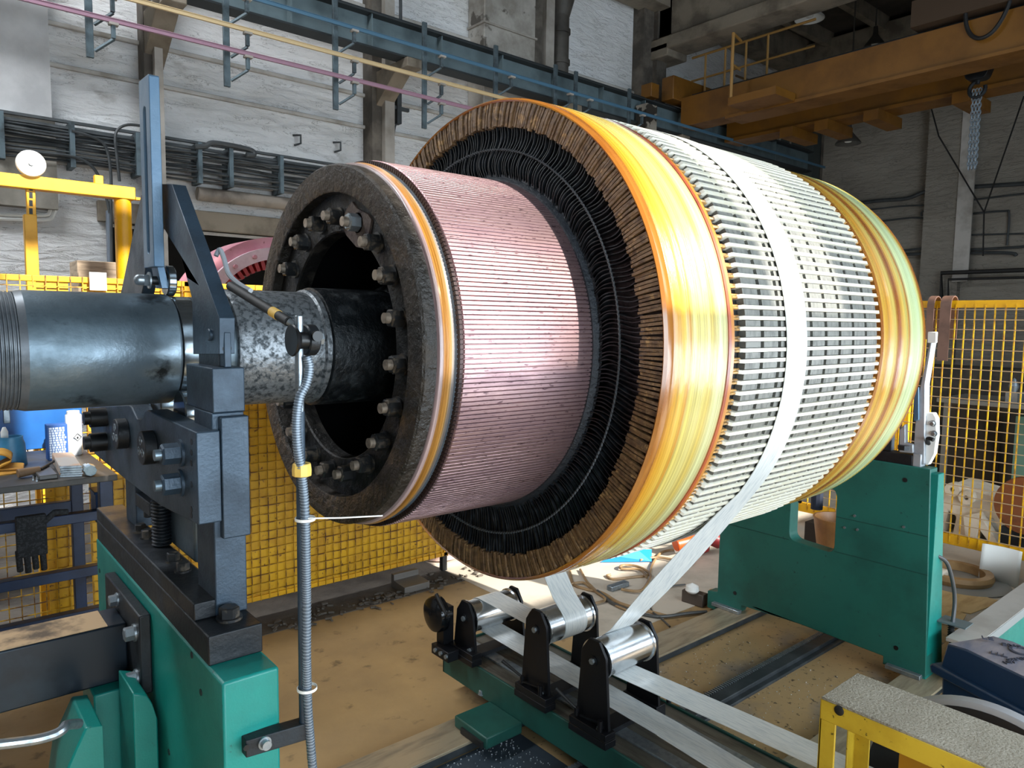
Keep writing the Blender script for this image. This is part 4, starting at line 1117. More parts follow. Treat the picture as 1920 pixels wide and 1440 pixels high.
# lid: extruded profile along a slightly turned Y direction
pR = at(1920, 1270, z=mz)
dirY = Vector((A3.x-pR.x, A3.y-pR.y, 0)).normalized()   # towards far-left end
dirX = Vector((dirY.y, -dirY.x, 0))
if dirX.x < 0: dirX = -dirX
def frm(o, a, b, c): return o+dirX*a+dirY*b+Vector((0, 0, c))
O = Vector((A3.x, A3.y, mz))
def block(mb, a0, a1, b0, b1, c0, c1, ta=0, tb=0):
    vs = []
    for a, sa in ((a0, 1), (a1, -1)):
        for b_, sb in ((b0, 1), (b1, -1)):
            vs.append(frm(O, a, b_, c0)); vs.append(frm(O, a+sa*ta, b_+sb*tb, c1))
    return mb.add(vs, [(0, 1, 3, 2), (4, 6, 7, 5), (0, 4, 5, 1), (2, 3, 7, 6), (0, 2, 6, 4), (1, 5, 7, 3)])
def wedgeblock(mb, prof, a0, a1):
    """prof in (b, c) extruded along dirX"""
    n = len(prof)
    vs = [frm(O, a0, b_, c) for b_, c in prof]+[frm(O, a1, b_, c) for b_, c in prof]
    fs = [tuple(range(n)), tuple(reversed(range(n, 2*n)))]+[(i, (i+1) % n, (i+1) % n+n, i+n) for i in range(n)]
    return mb.add(vs, fs)
wedgeblock(MB(), [(-0.55, -0.105), (-0.55, 0.002), (0.0, 0.0), (0.075, -0.012), (0.095, -0.105)], 0, 0.22).build('cover_lid', NAVY, MO, bevel=0.006)
wedgeblock(MB(), [(-0.55, 0.0025), (0.0, 0.001), (0.073, -0.011), (0.073, -0.014), (0.0, -0.004), (-0.55, -0.004)], 0.004, 0.216).build('dusty_top', TOPN, MO)
wedgeblock(MB(), [(-0.57, -0.135), (-0.57, -0.10), (0.115, -0.10), (0.125, -0.112), (0.115, -0.135)], -0.02, 0.24).build('cover_rim', NAVY, MO, bevel=0.006)
wedgeblock(MB(), [(-0.57, -0.45), (-0.57, -0.13), (0.09, -0.13), (0.07, -0.45)], 0.0, 0.20).build('motor_body', NAVY, MO, bevel=0.01)
wedgeblock(MB(), [(-0.45, -mz), (-0.45, -0.44), (0.0, -0.44), (0.0, -mz)], 0.03, 0.17).build('motor_foot', STEEL_D, MO)
def text(s, size, a, b_, rot, nm='embossed_lettering'):
    c = bpy.data.curves.new('letters', 'FONT'); c.body = s; c.size = size; c.extrude = 0.0016
    t = bpy.data.objects.new('letters', c); COL.objects.link(t)
    bpy.context.view_layer.update()
    dg = bpy.context.evaluated_depsgraph_get()
    me = bpy.data.meshes.new_from_object(t.evaluated_get(dg))
    bpy.data.objects.remove(t, do_unlink=True)
    m = MB()
    base = frm(O, a, b_, 0.004)
    ux = (dirX*math.cos(rot)-dirY*math.sin(rot)*1.0); uy = Vector((0, 0, 1)).cross(ux)
    m.add([base+ux*v.co.x+uy*v.co.y+Vector((0, 0, v.co.z)) for v in me.vertices], [tuple(p.vertices) for p in me.polygons])
    m.build(nm, mat('letter_shade', '3A3D4A', 0.5), MO, smooth=0)
text('LE', 0.038, 0.125, 0.045, 0.75)
text('EMF', 0.034, 0.145, -0.015, 0.75)
text('C', 0.10, 0.115, -0.065, 0.75)
text('LLL', 0.034, 0.045, -0.05, 0.95)
text('PREVENT', 0.026, 0.055, -0.115, 0.1)
text('LIFE', 0.026, 0.025, -0.125, 0.1)
# big pulley wheel in front of the motor
PW = thing('pulley_disc', 'thin grey rimmed disc standing between the yellow guard and the navy motor', 'disc', (2.32, 0.6, 0.3))
MB().lathe([(2.325, 0.0), (2.325, 0.34), (2.329, 0.352), (2.365, 0.352), (2.369, 0.34), (2.369, 0)], 'x', (0.62, 0.425), 72).build('disc', mat('disc_rim', 'A3A4A8', 0.4, 0.3), PW)
MB().lathe([(2.3235, 0.0), (2.3235, 0.335), (2.3245, 0.335)], 'x', (0.62, 0.425), 72).build('disc_face', mat('disc_face', '1A1E24', 0.4), PW)
MB().box(2.335, 2.36, 0.55, 0.69, 0, 0.30).build('disc_foot', STEEL_D, PW)
# grey topped bed of the next machine
GB = thing('machine_bed', 'grey topped turquoise machine bed running away at the right edge', 'machine bed', (5.2, 1.2, 0))
gz = 0.30
ya, yb_ = at(1768, 1198, z=gz).y, at(1856, 1186, z=gz).y
MB().box(3.95, 7.5, yb_-0.01, ya, gz-0.02, gz).build('bed_top', mat('grey_bed_top', 'A8A49E', 0.45, 0.1, col2='97928B', ns=3), GB, bevel=0.003)
MB().box(3.95, 7.5, yb_-0.012, yb_-0.008, gz-0.05, gz-0.002).build('bed_edge', mat('bed_edge_steel', '8E979C', 0.4, 0.4), GB)
MB().box(3.97, 7.5, yb_-0.004, ya-0.02, 0, gz-0.02).build('bed_side', TEAL, GB)
# ------------------------------------------------------------------ mesh fences
def fence_x(name, label, y, x0, x1, z0, z1, sheets=(), step=0.0535):
    T = thing(name, label, 'fence', ((x0+x1)/2, y, 0), 'yellow mesh fence panels')
    MB().box(x0, x1, y-0.015, y+0.03, z1-0.03, z1).build('top_rail', YEL, T, bevel=0.003)
    MB().box(x0, x1, y-0.015, y+0.03, z0, z0+0.03).build('bottom_rail', YEL, T, bevel=0.003)
    for x in (x0, x1-0.04): MB().box(x, x+0.04, y-0.015, y+0.03, z0, z1).build('fence_stile', YEL, T, bevel=0.003)
    for x in (x0+0.01, x1-0.04): MB().box(x, x+0.04, y+0.0, y+0.04, 0, z0).build('fence_foot', STEEL_D, T)
    b = MB()
    x = x0+step
    while x < x1: b.bar((x, y-0.018, z0), (x, y-0.018, z1), 0.005); x += step
    z = z0+step
    while z < z1: b.bar((x0, y-0.022, z), (x1, y-0.022, z), 0.005); z += step
    b.build('wire_mesh', mat('yellow_wire_rusty', 'C0920F', 0.5, 0, col2='5A350C', ns=14, nlo=0.45, nhi=0.6), T, smooth=0)
    for a, c in sheets:
        MB().box(a, c, y-0.004, y+0.002, z0, z1).build('sheet_panel', YEL_S, T)
    return T
fence_x('mesh_fence', 'yellow fence panel with sheet backing behind the commutator', 4.3, 1.30, 3.02, 0.12, 2.04, [(1.32, 3.0)])
fence_x('mesh_fence', 'yellow mesh fence panel behind the blue bench at the left', 4.3, -0.45, 1.26, 0.12, 2.045, [(at(88, 1000, y=4.3).x, at(146, 1000, y=4.3).x), (at(170, 1000, y=4.3).x, 1.24)])
b = MB()
def fence_y(name, label, x, y0, y1, z0, z1, step=0.066):
    T = thing(name, label, 'fence', (x, (y0+y1)/2, 0), 'yellow mesh fence panels')
    MB().box(x-0.015, x+0.03, y0, y1, z1-0.055, z1).build('top_rail', YEL, T, bevel=0.003)
    MB().box(x-0.015, x+0.03, y0, y1, z0, z0+0.085).build('bottom_rail', YEL, T, bevel=0.003)
    for y in (y0, y1-0.04): MB().box(x-0.01, x+0.03, y, y+0.04, z0, z1).build('fence_stile', YEL, T, bevel=0.003)
    for y in (y0, y1-0.04): MB().box(x-0.01, x+0.03, y, y+0.04, 0, z0).build('fence_foot', STEEL_D, T)
    b = MB(); y = y0+step
    while y < y1: b.bar((x-0.018, y, z0+0.02), (x-0.018, y, z1-0.03), 0.0085); y += step
    z = z0+step+0.03
    b.build('wire_mesh_uprights', YEL_M, T, smooth=0)
    b = MB()
    while z < z1-0.06: b.bar((x-0.024, y0, z), (x-0.024, y1, z), 0.006); z += 0.075
    b.build('wire_mesh_crossbars', mat('bare_wire', 'B79A77', 0.5, 0.2), T, smooth=0)
    return T
fence_y('mesh_fence', 'tall open yellow mesh fence panel right of the armature', 6.2, 0.9, 2.42, 0.16, 2.05)
fence_y('mesh_fence', 'open yellow mesh fence panel seen through the hole in the far green stand', 6.2, 2.46, 4.2, 0.16, 2.05)
# belts hanging over the right fence
def belt(y, w, drop, name, label, back=0.18):
    pts = []
    pts.append(((6.13, y, 2.05-drop), (0, 1, 0), (-1, 0, 0)))
    pts.append(((6.13, y, 1.99), (0, 1, 0), (-1, 0, 0)))
    for k in range(7):
        a = PI-PI*k/6
        pts.append(((6.20+0.07*math.cos(a), y, 2.02+0.06*math.sin(a)), (0, 1, 0), (math.cos(a), 0, math.sin(a))))
    pts.append(((6.27, y, 2.05-back), (0, 1, 0), (1, 0, 0)))
    o = MB().ribbon(pts, w, 0.008).build(name, mat('brown_belt', '6E5144', 0.6, 0, col2='5C4338', ns=8), smooth=60)
    tag(o, label, 'belt', 'brown belts over the fence')
q = at(1772, 600, x=6.13)
belt(q.y, 0.075, 0.46, 'leather_belt', 'long brown belt hanging over the top rail of the right fence', 0.30)
q = at(1744, 600, x=6.13)
belt(q.y, 0.05, 0.30, 'leather_belt', 'shorter brown belt beside the edge of the armature on the right fence', 0.25)
# ------------------------------------------------------------------ yellow lifting frame at the left
LF = thing('lifting_gantry', 'yellow steel gantry with an adjustable post and white wheel, brightly sunlit', 'gantry', (0.6, 4.75, 0))
ya = 4.75
fz = at(235, 352, y=ya).z
MB().box(-0.6, at(250, 360, y=ya).x, ya-0.05, ya+0.03, fz-0.07, fz).build('top_bar', YEL, LF, bevel=0.004)
MB().box(at(253, 358, y=ya).x-0.0, at(262, 358, y=ya).x, ya-0.02, ya+0.02, fz-0.065, fz-0.05).build('bar_tongue', YEL, LF)
xl, xr_ = at(215, 420, y=ya).x, at(247, 420, y=ya).x
MB().cyl(((xl+xr_)/2, ya, 0), ((xl+xr_)/2, ya, fz-0.07), (xr_-xl)/2, n=28).build('round_post', YEL, LF)
xl, xr_ = at(46, 460, y=ya).x, at(70, 460, y=ya).x
MB().box(xl, xr_, ya-0.03, ya+0.03, 0, at(55, 403, y=ya).z).build('outer_post', YEL, LF, bevel=0.003)
xi0, xi1 = at(49, 380, y=ya).x, at(66, 380, y=ya).x
MB().box(xi0, xi1, ya-0.022, ya+0.022, at(55, 410, y=ya).z, fz-0.07).build('inner_post', YEL, LF, bevel=0.003)
b = MB()
for py in (338, 352, 366, 381, 396):
    q = at(58, py, y=ya-0.022); b.box(q.x-0.008, q.x+0.008, ya-0.0235, ya-0.0215, q.z-0.016, q.z+0.016)
b.build('adjusting_holes', BLACK, LF)
q = at(58, 307, y=ya-0.06)
w = MB().lathe([(ya-0.075, 0.0), (ya-0.075, 0.066), (ya-0.069, 0.069), (ya-0.052, 0.069), (ya-0.05, 0)], 'y', (q.x, q.z), 40).build('white_wheel', WHITEP, LF)
MB().cyl((q.x, ya-0.05, q.z), (q.x, ya-0.083, q.z), 0.012, n=16).build('wheel_axle', ZINC, w)
q = at(184, 328, y=ya)
MB().box(q.x-0.022, q.x+0.022, ya-0.02, ya+0.02, fz, fz+0.05).build('stop_lug', YEL, LF, bevel=0.003)
# white tag on the fence, box on the shelf behind
q0, q1 = at(167, 510, y=4.27), at(200, 545, y=4.27)
o = MB().box(q0.x, q1.x, 4.262, 4.27, q1.z, q0.z).build('paper_tag', WHITEP); tag(o, 'blank white tag hung on the top rail of the left fence', 'tag')
SHF = thing('storage_shelf', 'dusty shelf with a tray and flat box behind the left fence', 'shelf', (0.95, 5.6, 0))
q0, q1 = at(150, 500, y=5.5), at(228, 500, y=5.5)
MB().box(-0.6, q1.x+0.3, 5.45, 5.8, q0.z-0.20, q0.z-0.17).build('shelf_board', CONC, SHF)
MB().box(-0.58, -0.5, 5.5, 5.75, 0, q0.z-0.2).box(q1.x+0.2, q1.x+0.28, 5.5, 5.75, 0, q0.z-0.2).build('shelf_post', STEEL_D, SHF)
o = MB().box(q0.x-0.02, q1.x+0.1, 5.48, 5.75, q0.z-0.17, at(180, 490, y=5.5).z).build('wooden_box', mat('dusty_wood', 'A08E78', 0.7, 0, col2='7D6D5A', ns=5, stretch=(1, 1, 8)), bevel=0.006); tag(o, 'dusty wooden box on the shelf behind the left fence', 'box')
# pink primed ring with a red toothed inside
q = at(505, 640, y=5.0)
RG = thing('stator_ring', 'pink primed steel ring with red coils standing behind the left fence', 'motor ring', (2.15, 5.2, 0.0))
c = (2.12, 1.72)
PINK = mat('pink_primer', 'C98C98', 0.5, 0, col2='B87482', ns=5, col3='8A4A55', n3=(14, 0.62, 0.68))
MB().lathe([(5.10, 0.62), (5.10, 0.70), (5.5, 0.70), (5.5, 0.62)], 'y', c, 96, closed=True).build('outer_ring', PINK, RG)
MB().lathe([(5.06, 0.545), (5.06, 0.628), (5.5, 0.628), (5.5, 0.545)], 'y', c, 96, closed=True).build('face_ring', mat('pale_pink', 'DCC3CC', 0.5, 0, col2='C9A6B2', ns=7), RG)
b = MB()
for i in range(72):
    a = 2*PI*i/72
    b.obox((c[0]+0.515*math.cos(a), 5.25, c[1]+0.515*math.sin(a)), (0.035*math.cos(a), 0, 0.035*math.sin(a)), (-0.013*math.sin(a), 0, 0.013*math.cos(a)), (0, 0.15, 0))
b.build('red_coils', mat('red_varnish', 'A3141C', 0.3, 0, coat=0.4), RG)
b = MB()
for i in range(24):
    a = 2*PI*(i+0.4)/24
    b.cyl((c[0]+0.585*math.cos(a), 5.06, c[1]+0.585*math.sin(a)), (c[0]+0.585*math.cos(a), 5.045, c[1]+0.585*math.sin(a)), 0.014, n=14)
b.build('ring_bolt', PINK, RG)
MB().box(1.75, 1.85, 5.1, 5.45, 0, 1.16).box(2.4, 2.5, 5.1, 5.45, 0, 1.16).build('ring_cradle', STEEL_D, RG)
# lintel over the opening
struct(MB().box(1.5, 4.5, BY-0.06, BY+0.1, 2.74, 2.94).build('trim_50', CONC_D, bevel=0.01))
# ------------------------------------------------------------------ blue bench with its clutter
BN = thing('work_bench', 'blue tube framed work bench with a dark cluttered top', 'bench', (0.35, 3.6, 0))
bz = 1.2
BLUE = mat('blue_paint', '123A6B', 0.4, 0, col2='0E2F58', ns=5, rvar=0.1, col3='0A1526', n3=(30, 0.66, 0.7))
xe = 0.66
BLUE_F = mat('dark_blue_frame', '14294A', 0.45, 0, col2='0E1D36', ns=5, rvar=0.1)
MB().box(-0.7, xe, 3.30, 4.10, bz-0.025, bz).build('bench_top', mat('oily_bench_top', '3A3835', 0.45, 0.1, col2='5A554E', ns=7, rvar=0.2), BN, bevel=0.003)
for x, y in ((xe-0.06, 3.34), (xe-0.06, 4.02), (-0.6, 3.34), (-0.6, 4.02)):
    MB().box(x, x+0.05, y, y+0.05, 0, bz-0.025).build('bench_leg', BLUE_F, BN, bevel=0.003)
for z in (1.03, 0.80, 0.62):
    MB().box(-0.6, xe-0.06, 3.34, 3.385, z-0.02, z+0.02).build('bench_rail', BLUE_F, BN, bevel=0.003)
MB().box(-0.6, xe-0.02, 4.03, 4.07, 0.88, 0.95).build('bench_rail', BLUE_F, BN, bevel=0.003)
# blue cabinet panel behind the bench
q0, q1 = at(0, 768, y=4.16), at(152, 768, y=4.16)
CABB = mat('cabinet_blue', '0F5AA0', 0.4, 0, col2='0C4A88', ns=3)
CBN = thing('blue_cabinet', 'blue sheet metal cabinet standing at the back of the bench', 'cabinet', (0.2, 4.2, bz))
MB().box(-0.55, q1.x, 4.14, 4.24, bz+0.001, 1.86).build('cabinet_body', CABB, CBN, bevel=0.004)
q = at(12, 780, y=4.135)
MB().box(q.x-0.012, q.x+0.014, 4.13, 4.141, q.z-0.035, q.z+0.03).build('cabinet_latch', ZINC, CBN, bevel=0.002)
def on_bench(px, py): return at(px, py, z=bz)
# spray can
p = on_bench(140, 852); 
SP = thing('spray_can', 'white spray can with a flame warning diamond at the bench edge', 'spray can', (p.x, p.y, bz))
ht = at(140, 770, y=p.y).z-bz
r_ = (at(156, 800, y=p.y).x-at(125, 800, y=p.y).x)/2
MB().lathe([(bz, 0), (bz, r_*0.96), (bz+0.006, r_), (bz+ht*0.90, r_), (bz+ht*0.93, r_*0.9)], 'z', (p.x, p.y), 32).build('can_body', mat('white_tin', 'DFE3E6', 0.3, 0.1), SP)
MB().lathe([(bz+ht*0.92, r_*0.80), (bz+ht*1.0, r_*0.78), (bz+ht*1.01, 0)], 'z', (p.x, p.y), 32).build('can_cap', WHITEP, SP)
dq = p+Vector((0.3*r_, -1.0*r_, 0.075)); dd = Vector((0.85, -0.3, 0)).normalized()
b = MB(); s_ = 0.017; c0 = Vector((p.x+r_*0.28, p.y-r_*0.985, bz+0.085))
ux = Vector((0.96, 0.28, 0)); uz = Vector((0, 0, 1)); nn = Vector((0.28, -0.96, 0))
D4 = [c0+ux*s_, c0+uz*s_, c0-ux*s_, c0-uz*s_]
for i in range(4): b.bar(D4[i]+nn*0.0008, D4[(i+1) % 4]+nn*0.0008, 0.0022, 0.0022)
b.lathe([(0, 0)], 'x', (0, 0), 3) if False else None
b.obox(c0+nn*0.001-uz*0.002, ux*0.003, uz*0.005, nn*0.0006)
b.build('warning_diamond', BLACK, SP)
b = MB()
for i in range(6):
    zc_ = bz+ht*(0.30+0.09*i); w_ = r_*(0.5 if i % 2 else 0.62)
    c1 = Vector((p.x, p.y-r_*1.005, zc_)); b.obox(c1+Vector((0.1*r_, 0, 0)), Vector((w_*0.6, 0.12*w_, 0)), (0, 0.0006, 0), (0, 0, 0.0012))
b.build('label_print', mat('grey_print', '8C949C', 0.5), SP)
# blue printed carton
p = on_bench(112, 862)
q0, q1 = at(90, 860, y=p.y), at(126, 795, y=p.y)
CT = thing('printed_carton', 'small blue carton covered in white print beside the spray can', 'carton', ((q0.x+q1.x)/2, p.y, bz))
ca = MB().box(q0.x, q1.x, p.y, p.y+0.06, bz, q1.z).build('carton_box', mat('blue_card', '1E4F93', 0.5), CT, bevel=0.002)
b = MB(); rnd = random.Random(2)
nrow = 13
for i in range(nrow):
    z = bz+(q1.z-bz)*(0.06+0.88*i/nrow); x = q0.x+0.008
    while x < q1.x-0.012:
        w = rnd.uniform(0.004, 0.012); b.box(x, min(x+w, q1.x-0.006), p.y-0.0012, p.y+0.001, z, z+0.0085); x += w+0.003
b.build('carton_print', mat('pale_print', 'B9C9DC', 0.5), CT, smooth=0)
# blue bucket with white bottle behind
p = on_bench(22, 872)
rb = (at(52, 830, y=p.y).x-at(-12, 830, y=p.y).x)/2
h_ = at(20, 818, y=p.y).z-bz
BK = thing('bucket', 'worn blue plastic bucket at the left end of the bench', 'bucket', (p.x, p.y, bz))
MB().lathe([(bz, 0), (bz, rb*0.95), (bz+h_*0.75, rb*0.86), (bz+h_*0.9, rb*0.74), (bz+h_, rb*0.76), (bz+h_, rb*0.70), (bz+h_*0.8, rb*0.68), (bz+0.02, rb*0.85), (bz+0.02, 0)], 'z', (p.x, p.y), 40).build('bucket_body', mat('blue_plastic', '3C7FA6', 0.4, 0, col2='2C6688', ns=6), BK)
q = Vector((at(9, 830, y=p.y+0.02).x, p.y+0.02, 0)); zt = at(9, 801, y=p.y+0.02).z
o = MB().lathe([(bz+0.02, 0), (bz+0.021, 0.014), (zt-0.02, 0.014), (zt, 0.006), (zt, 0)], 'z', (q.x, q.y), 20).build('white_bottle', WHITEP); tag(o, 'slim white bottle standing up out of the blue bucket', 'bottle')
# welding rods packet
p0, p1 = on_bench(116, 900), on_bench(128, 862)
WR = thing('welding_rod_packet', 'opened packet of welding rods with their ends towards the camera', 'rod packet', (p0.x, p0.y, bz))
q0, q1 = at(113, 895, z=bz), at(155, 893, z=bz)
q2 = at(124, 850, z=bz+0.045); dirp = Vector((0.02, 0.34, 0))
wv = Vector((q1.x-q0.x, q1.y-q0.y, 0)); hz = 0.045
cc0 = (q0+q1)/2+Vector((0, 0, hz/2))
MB().obox(cc0+dirp/2+dirp*0.03, wv/2, dirp/2, (0, 0, hz/2)).build('paper_wrap', mat('tan_paper', 'C0A28A', 0.6, 0, col2='B5AFA8', ns=6, nlo=0.48, nhi=0.55), WR, bevel=0.004)
b = MB(); wl = wv.length; wu = wv.normalized()
for r in range(5):
    for i in range(13):
        c1 = cc0-wu*wl/2+wu*wl*((i+0.5+(r % 2)*0.5)/13.6)+Vector((0, 0, -hz/2+hz*(r+0.5)/5))
        b.cyl(c1+dirp*0.05, c1-dirp.normalized()*0.006, 0.0042, n=8)
b.build('rod_ends', ZINC, WR, smooth=0)
# glass jar
p = on_bench(170, 893); rj = 0.024
JR = thing('glass_jar', 'small cloudy glass jar lying at the corner of the bench', 'jar', (p.x, p.y, bz))
MB().lathe([(p.y-0.01, 0), (p.y-0.01, rj*0.9), (p.y-0.004, rj), (p.y+0.04, rj), (p.y+0.055, rj*0.6), (p.y+0.10, rj*0.55), (p.y+0.10, 0)], 'y', (p.x, bz+rj), 8).build('jar_body', mat('cloudy_glass', 'A9BCC4', 0.2, 0.1, col2='7F949C', ns=30), JR)
# yellow leather glove
p = on_bench(12, 880)
pts = [(p.x-0.10, p.y, bz+0.05), (p.x-0.02, p.y, bz+0.075), (p.x+0.02, p.y-0.02, bz+0.05), (p.x-0.02, p.y-0.04, bz+0.03), (p.x-0.03, p.y-0.04, bz+0.02), (p.x+0.05, p.y-0.06, bz+0.012), (p.x+0.03, p.y-0.08, bz+0.004), (p.x-0.10, p.y-0.10, bz+0.004)]
g = MB().ribbon([(q, (0.15, 1, 0.1), (0, 0, 1)) for q in spline(pts, 8)], 0.10, 0.006).build('leather_glove', mat('yellow_leather', 'C9922A', 0.6, 0, col2='A87420', ns=9, bump=0.3, bs=60), smooth=60)
tag(g, 'folded yellow leather glove in front of the blue bucket', 'glove')
# hand tool with wooden grip
p0, p1, p2 = at(33, 888, z=bz+0.02), at(75, 880, z=bz+0.025), at(118, 855, z=bz+0.03)
HT = thing('soldering_tool', 'hand tool with a brown round grip and long dark shank', 'tool', (p0.x, p0.y, bz))
MB().cyl(p0, p1, 0.018, 0.013, n=20).build('grip', mat('brown_grip', '7D6248', 0.5, 0, col2='634B36', ns=10), HT, bevel=0.002)
MB().cyl(p1, p2, 0.007, 0.004, n=14).build('shank', STEEL_D, HT)
p = on_bench(90, 900)
o = MB().box(p.x-0.03, p.x+0.035, p.y, p.y+0.22, bz+0.001, bz+0.02).build('metal_tray', mat('dull_tin', '5B5A58', 0.4, 0.4), bevel=0.004); tag(o, 'flat dull metal box beside the welding rods', 'box')
# pair of tongs / loose pins on the front edge
for i, (px, py) in enumerate(((62, 900), (69, 902), (73, 898))):
    q = at(px, py, z=bz+0.004)
    o = MB().cyl((q.x, q.y, q.z), (q.x+0.012, q.y+0.09, q.z), 0.0035, n=10).build('steel_pin', ZINC)
    tag(o, 'thin bright steel pin lying on the bench front edge', 'pin', 'loose steel pins on the bench')
# knit gloves hung on the rail
GV = mat('black_knit', '15171A', 0.85, 0, col2='2A2D31', ns=120, nlo=0.5, nhi=0.55)
q = at(62, 1040, y=3.32)
b = MB().box(q.x-0.055, q.x+0.045, 3.28, 3.31, 0.92, 1.08)
for i in range(4):
    x = q.x-0.05+i*0.026
    b.tube([(x, 3.295, 0.95), (x+0.002, 3.29, 0.90), (x+0.004, 3.295, 0.865-0.01*(i % 2))], 0.012, 8)
b.tube([(q.x+0.03, 3.295, 1.04), (q.x+0.075, 3.29, 1.08), (q.x+0.12, 3.285, 1.075)], 0.013, 8)
o = b.build('work_gloves', GV, bevel=0.008, smooth=60); tag(o, 'dark dotted work gloves hanging on the blue bench rail', 'gloves')
# small blue cabinet right of the bench leg
q0, q1 = at(176, 925, y=3.45), at(204, 965, y=3.45)
o = MB().box(q0.x, q1.x, 3.42, 3.52, q1.z-0.02, q0.z).box(q0.x-0.006, q1.x+0.006, 3.41, 3.53, q0.z, q0.z+0.012).build('blue_box', BLUE, bevel=0.003)
tag(o, 'small blue box fixed under the right corner of the bench', 'box')
# ------------------------------------------------------------------ crane runway with conductor rails
HG = mat('hanger_steel', '56646A', 0.5, 0.3, col2='2E3538', ns=6)
RBLUE = mat('blue_grey_girder', '5F6E72', 0.55, 0.1, col2='4C5A5E', ns=2, rvar=0.1)
GY = 7.25
RG2 = thing('crane_runway', 'blue grey steel runway beam along the back wall', 'crane rail', (6, GY, 4.9))
def zat(px, py, y): return at(px, py, y=y).z
zt = zat(560, 0, GY); 
z_hi, z_lo = zat(1000, 128, GY), zat(1000, 178, GY)
MB().box(-2, 13.4, GY-0.01, GY+0.01, z_lo, z_hi).build('web', RBLUE, RG2)
MB().box(-2, 13.4, GY-0.12, GY+0.12, z_hi, z_hi+0.02).box(-2, 13.4, GY-0.10, GY+0.10, z_lo-0.02, z_lo).build('flange', mat('dark_flange', '23282A', 0.6), RG2)
MB().box(-2, 13.4, GY-0.03, GY+0.03, z_hi+0.02, z_hi+0.07).build('crane_rail_head', STEEL_D, RG2)
x = 1.3
while x < 13: MB().box(x, x+0.015, GY-0.10, GY+0.1, z_lo, z_hi).build('stiffener', RBLUE, RG2); x += 0.9
for x in (at(290, 60, y=BY-0.2).x, at(718, 60, y=BY-0.2).x, at(1018, 60, y=BY-0.2).x, at(1226, 60, y=BY-0.2).x):
    MB().prism([(GY-0.15, z_lo-0.02), (BY-0.001, z_lo-0.02), (BY-0.001, z_lo-0.55), (GY+0.1, z_lo-0.12), (GY-0.15, z_lo-0.12)], 'x', x-0.10, x+0.10).build('corbel', CONC_D, RG2, bevel=0.01)
# conductor rails on droppers
CY = 6.85
cols = (('blue', '44687F', (1000, 152), 'blue conductor rail, topmost of the three hung along the wall'), ('cream', 'C2AA80', (560, 82), 'cream yellow conductor rail, middle one of the three along the wall'), ('pink', '937080', (560, 124), 'dusty pink conductor rail, lowest of the three along the wall'))
zc = []
for nm, hx, p, lab in cols:
    z = zat(p[0], p[1], CY); zc.append(z)
    o = MB().box(-1, 13.3, CY-0.012, CY+0.012, z-0.020, z+0.016).box(-1, 13.3, CY-0.018, CY+0.018, z+0.012, z+0.018).build('conductor_rail', mat(nm+'_conductor', hx, 0.5, 0, col2=hx, ns=3), bevel=0.004)
    tag(o, lab, 'rail', 'conductor rails of the crane')

xh = [at(167, 30, y=CY+0.1).x, at(425, 60, y=CY+0.1).x, at(630, 120, y=CY+0.1).x, at(797, 160, y=CY+0.1).x, at(930, 200, y=CY+0.1).x, at(1042, 200, y=CY+0.1).x, at(1080, 210, y=CY+0.1).x, at(1180, 240, y=CY+0.1).x]
proto = None
for x in xh:
    if proto is None:
        T = thing('conductor_hanger', 'steel dropper with three little arms carrying the conductor rails', 'hanger', (x, CY+0.12, zc[2]), 'droppers of the conductor rails')
        MB().box(x-0.028, x+0.028, CY+0.10, CY+0.13, zc[2]-0.30, z_hi).build('dropper', HG, T, bevel=0.004)
        for z in zc:
            a = MB().bar((x+0.035, CY+0.11, z-0.24), (x+0.16, CY+0.02, z-0.14), 0.03, 0.02).box(x+0.14, x+0.17, CY-0.01, CY+0.03, z-0.14, z-0.03).build('rail_arm', HG, T, bevel=0.003)
            MB().box(x+0.12, x+0.19, CY-0.03, CY+0.03, z-0.04, z-0.02).build('insulator', GREYC, a)
        proto = T
    else:
        dup(proto, (x, CY+0.12, zc[2]))
# ------------------------------------------------------------------ bridge crane
CRN = thing('bridge_crane', 'ochre yellow overhead bridge crane spanning towards the back wall', 'crane', (9.5, 3, 4.8))
gx = 9.15
ztop, zbot = at(1390, 150, x=gx).z, at(1480, 192, x=gx).z
z1_, z0_ = 5.20, 4.74
MB().box(gx, gx+0.35, -1.8, 7.0, z0_+0.04, z1_).build('girder', ORANGE, CRN)
MB().box(gx-0.04, gx+0.39, -1.8, 6.2, z0_, z0_+0.04).build('girder_flange', ORANGE, CRN)
MB().box(gx+1.2, gx+1.5, -1.8, 7.0, z0_+0.04, z1_-0.05).build('girder', ORANGE, CRN)
MB().box(gx+1.15, gx+1.55, -1.8, 7.0, z0_, z0_+0.05).build('girder_flange', ORANGE, CRN)
MB().box(gx-0.2, gx+1.8, 7.0, 7.22, z_hi+0.08, z_hi+0.42).build('end_carriage', ORANGE, CRN, bevel=0.01)
MB().box(gx+0.12, gx+0.22, -1.8, 6.9, z1_, z1_+0.06).build('trolley_rail', STEEL_D, CRN)
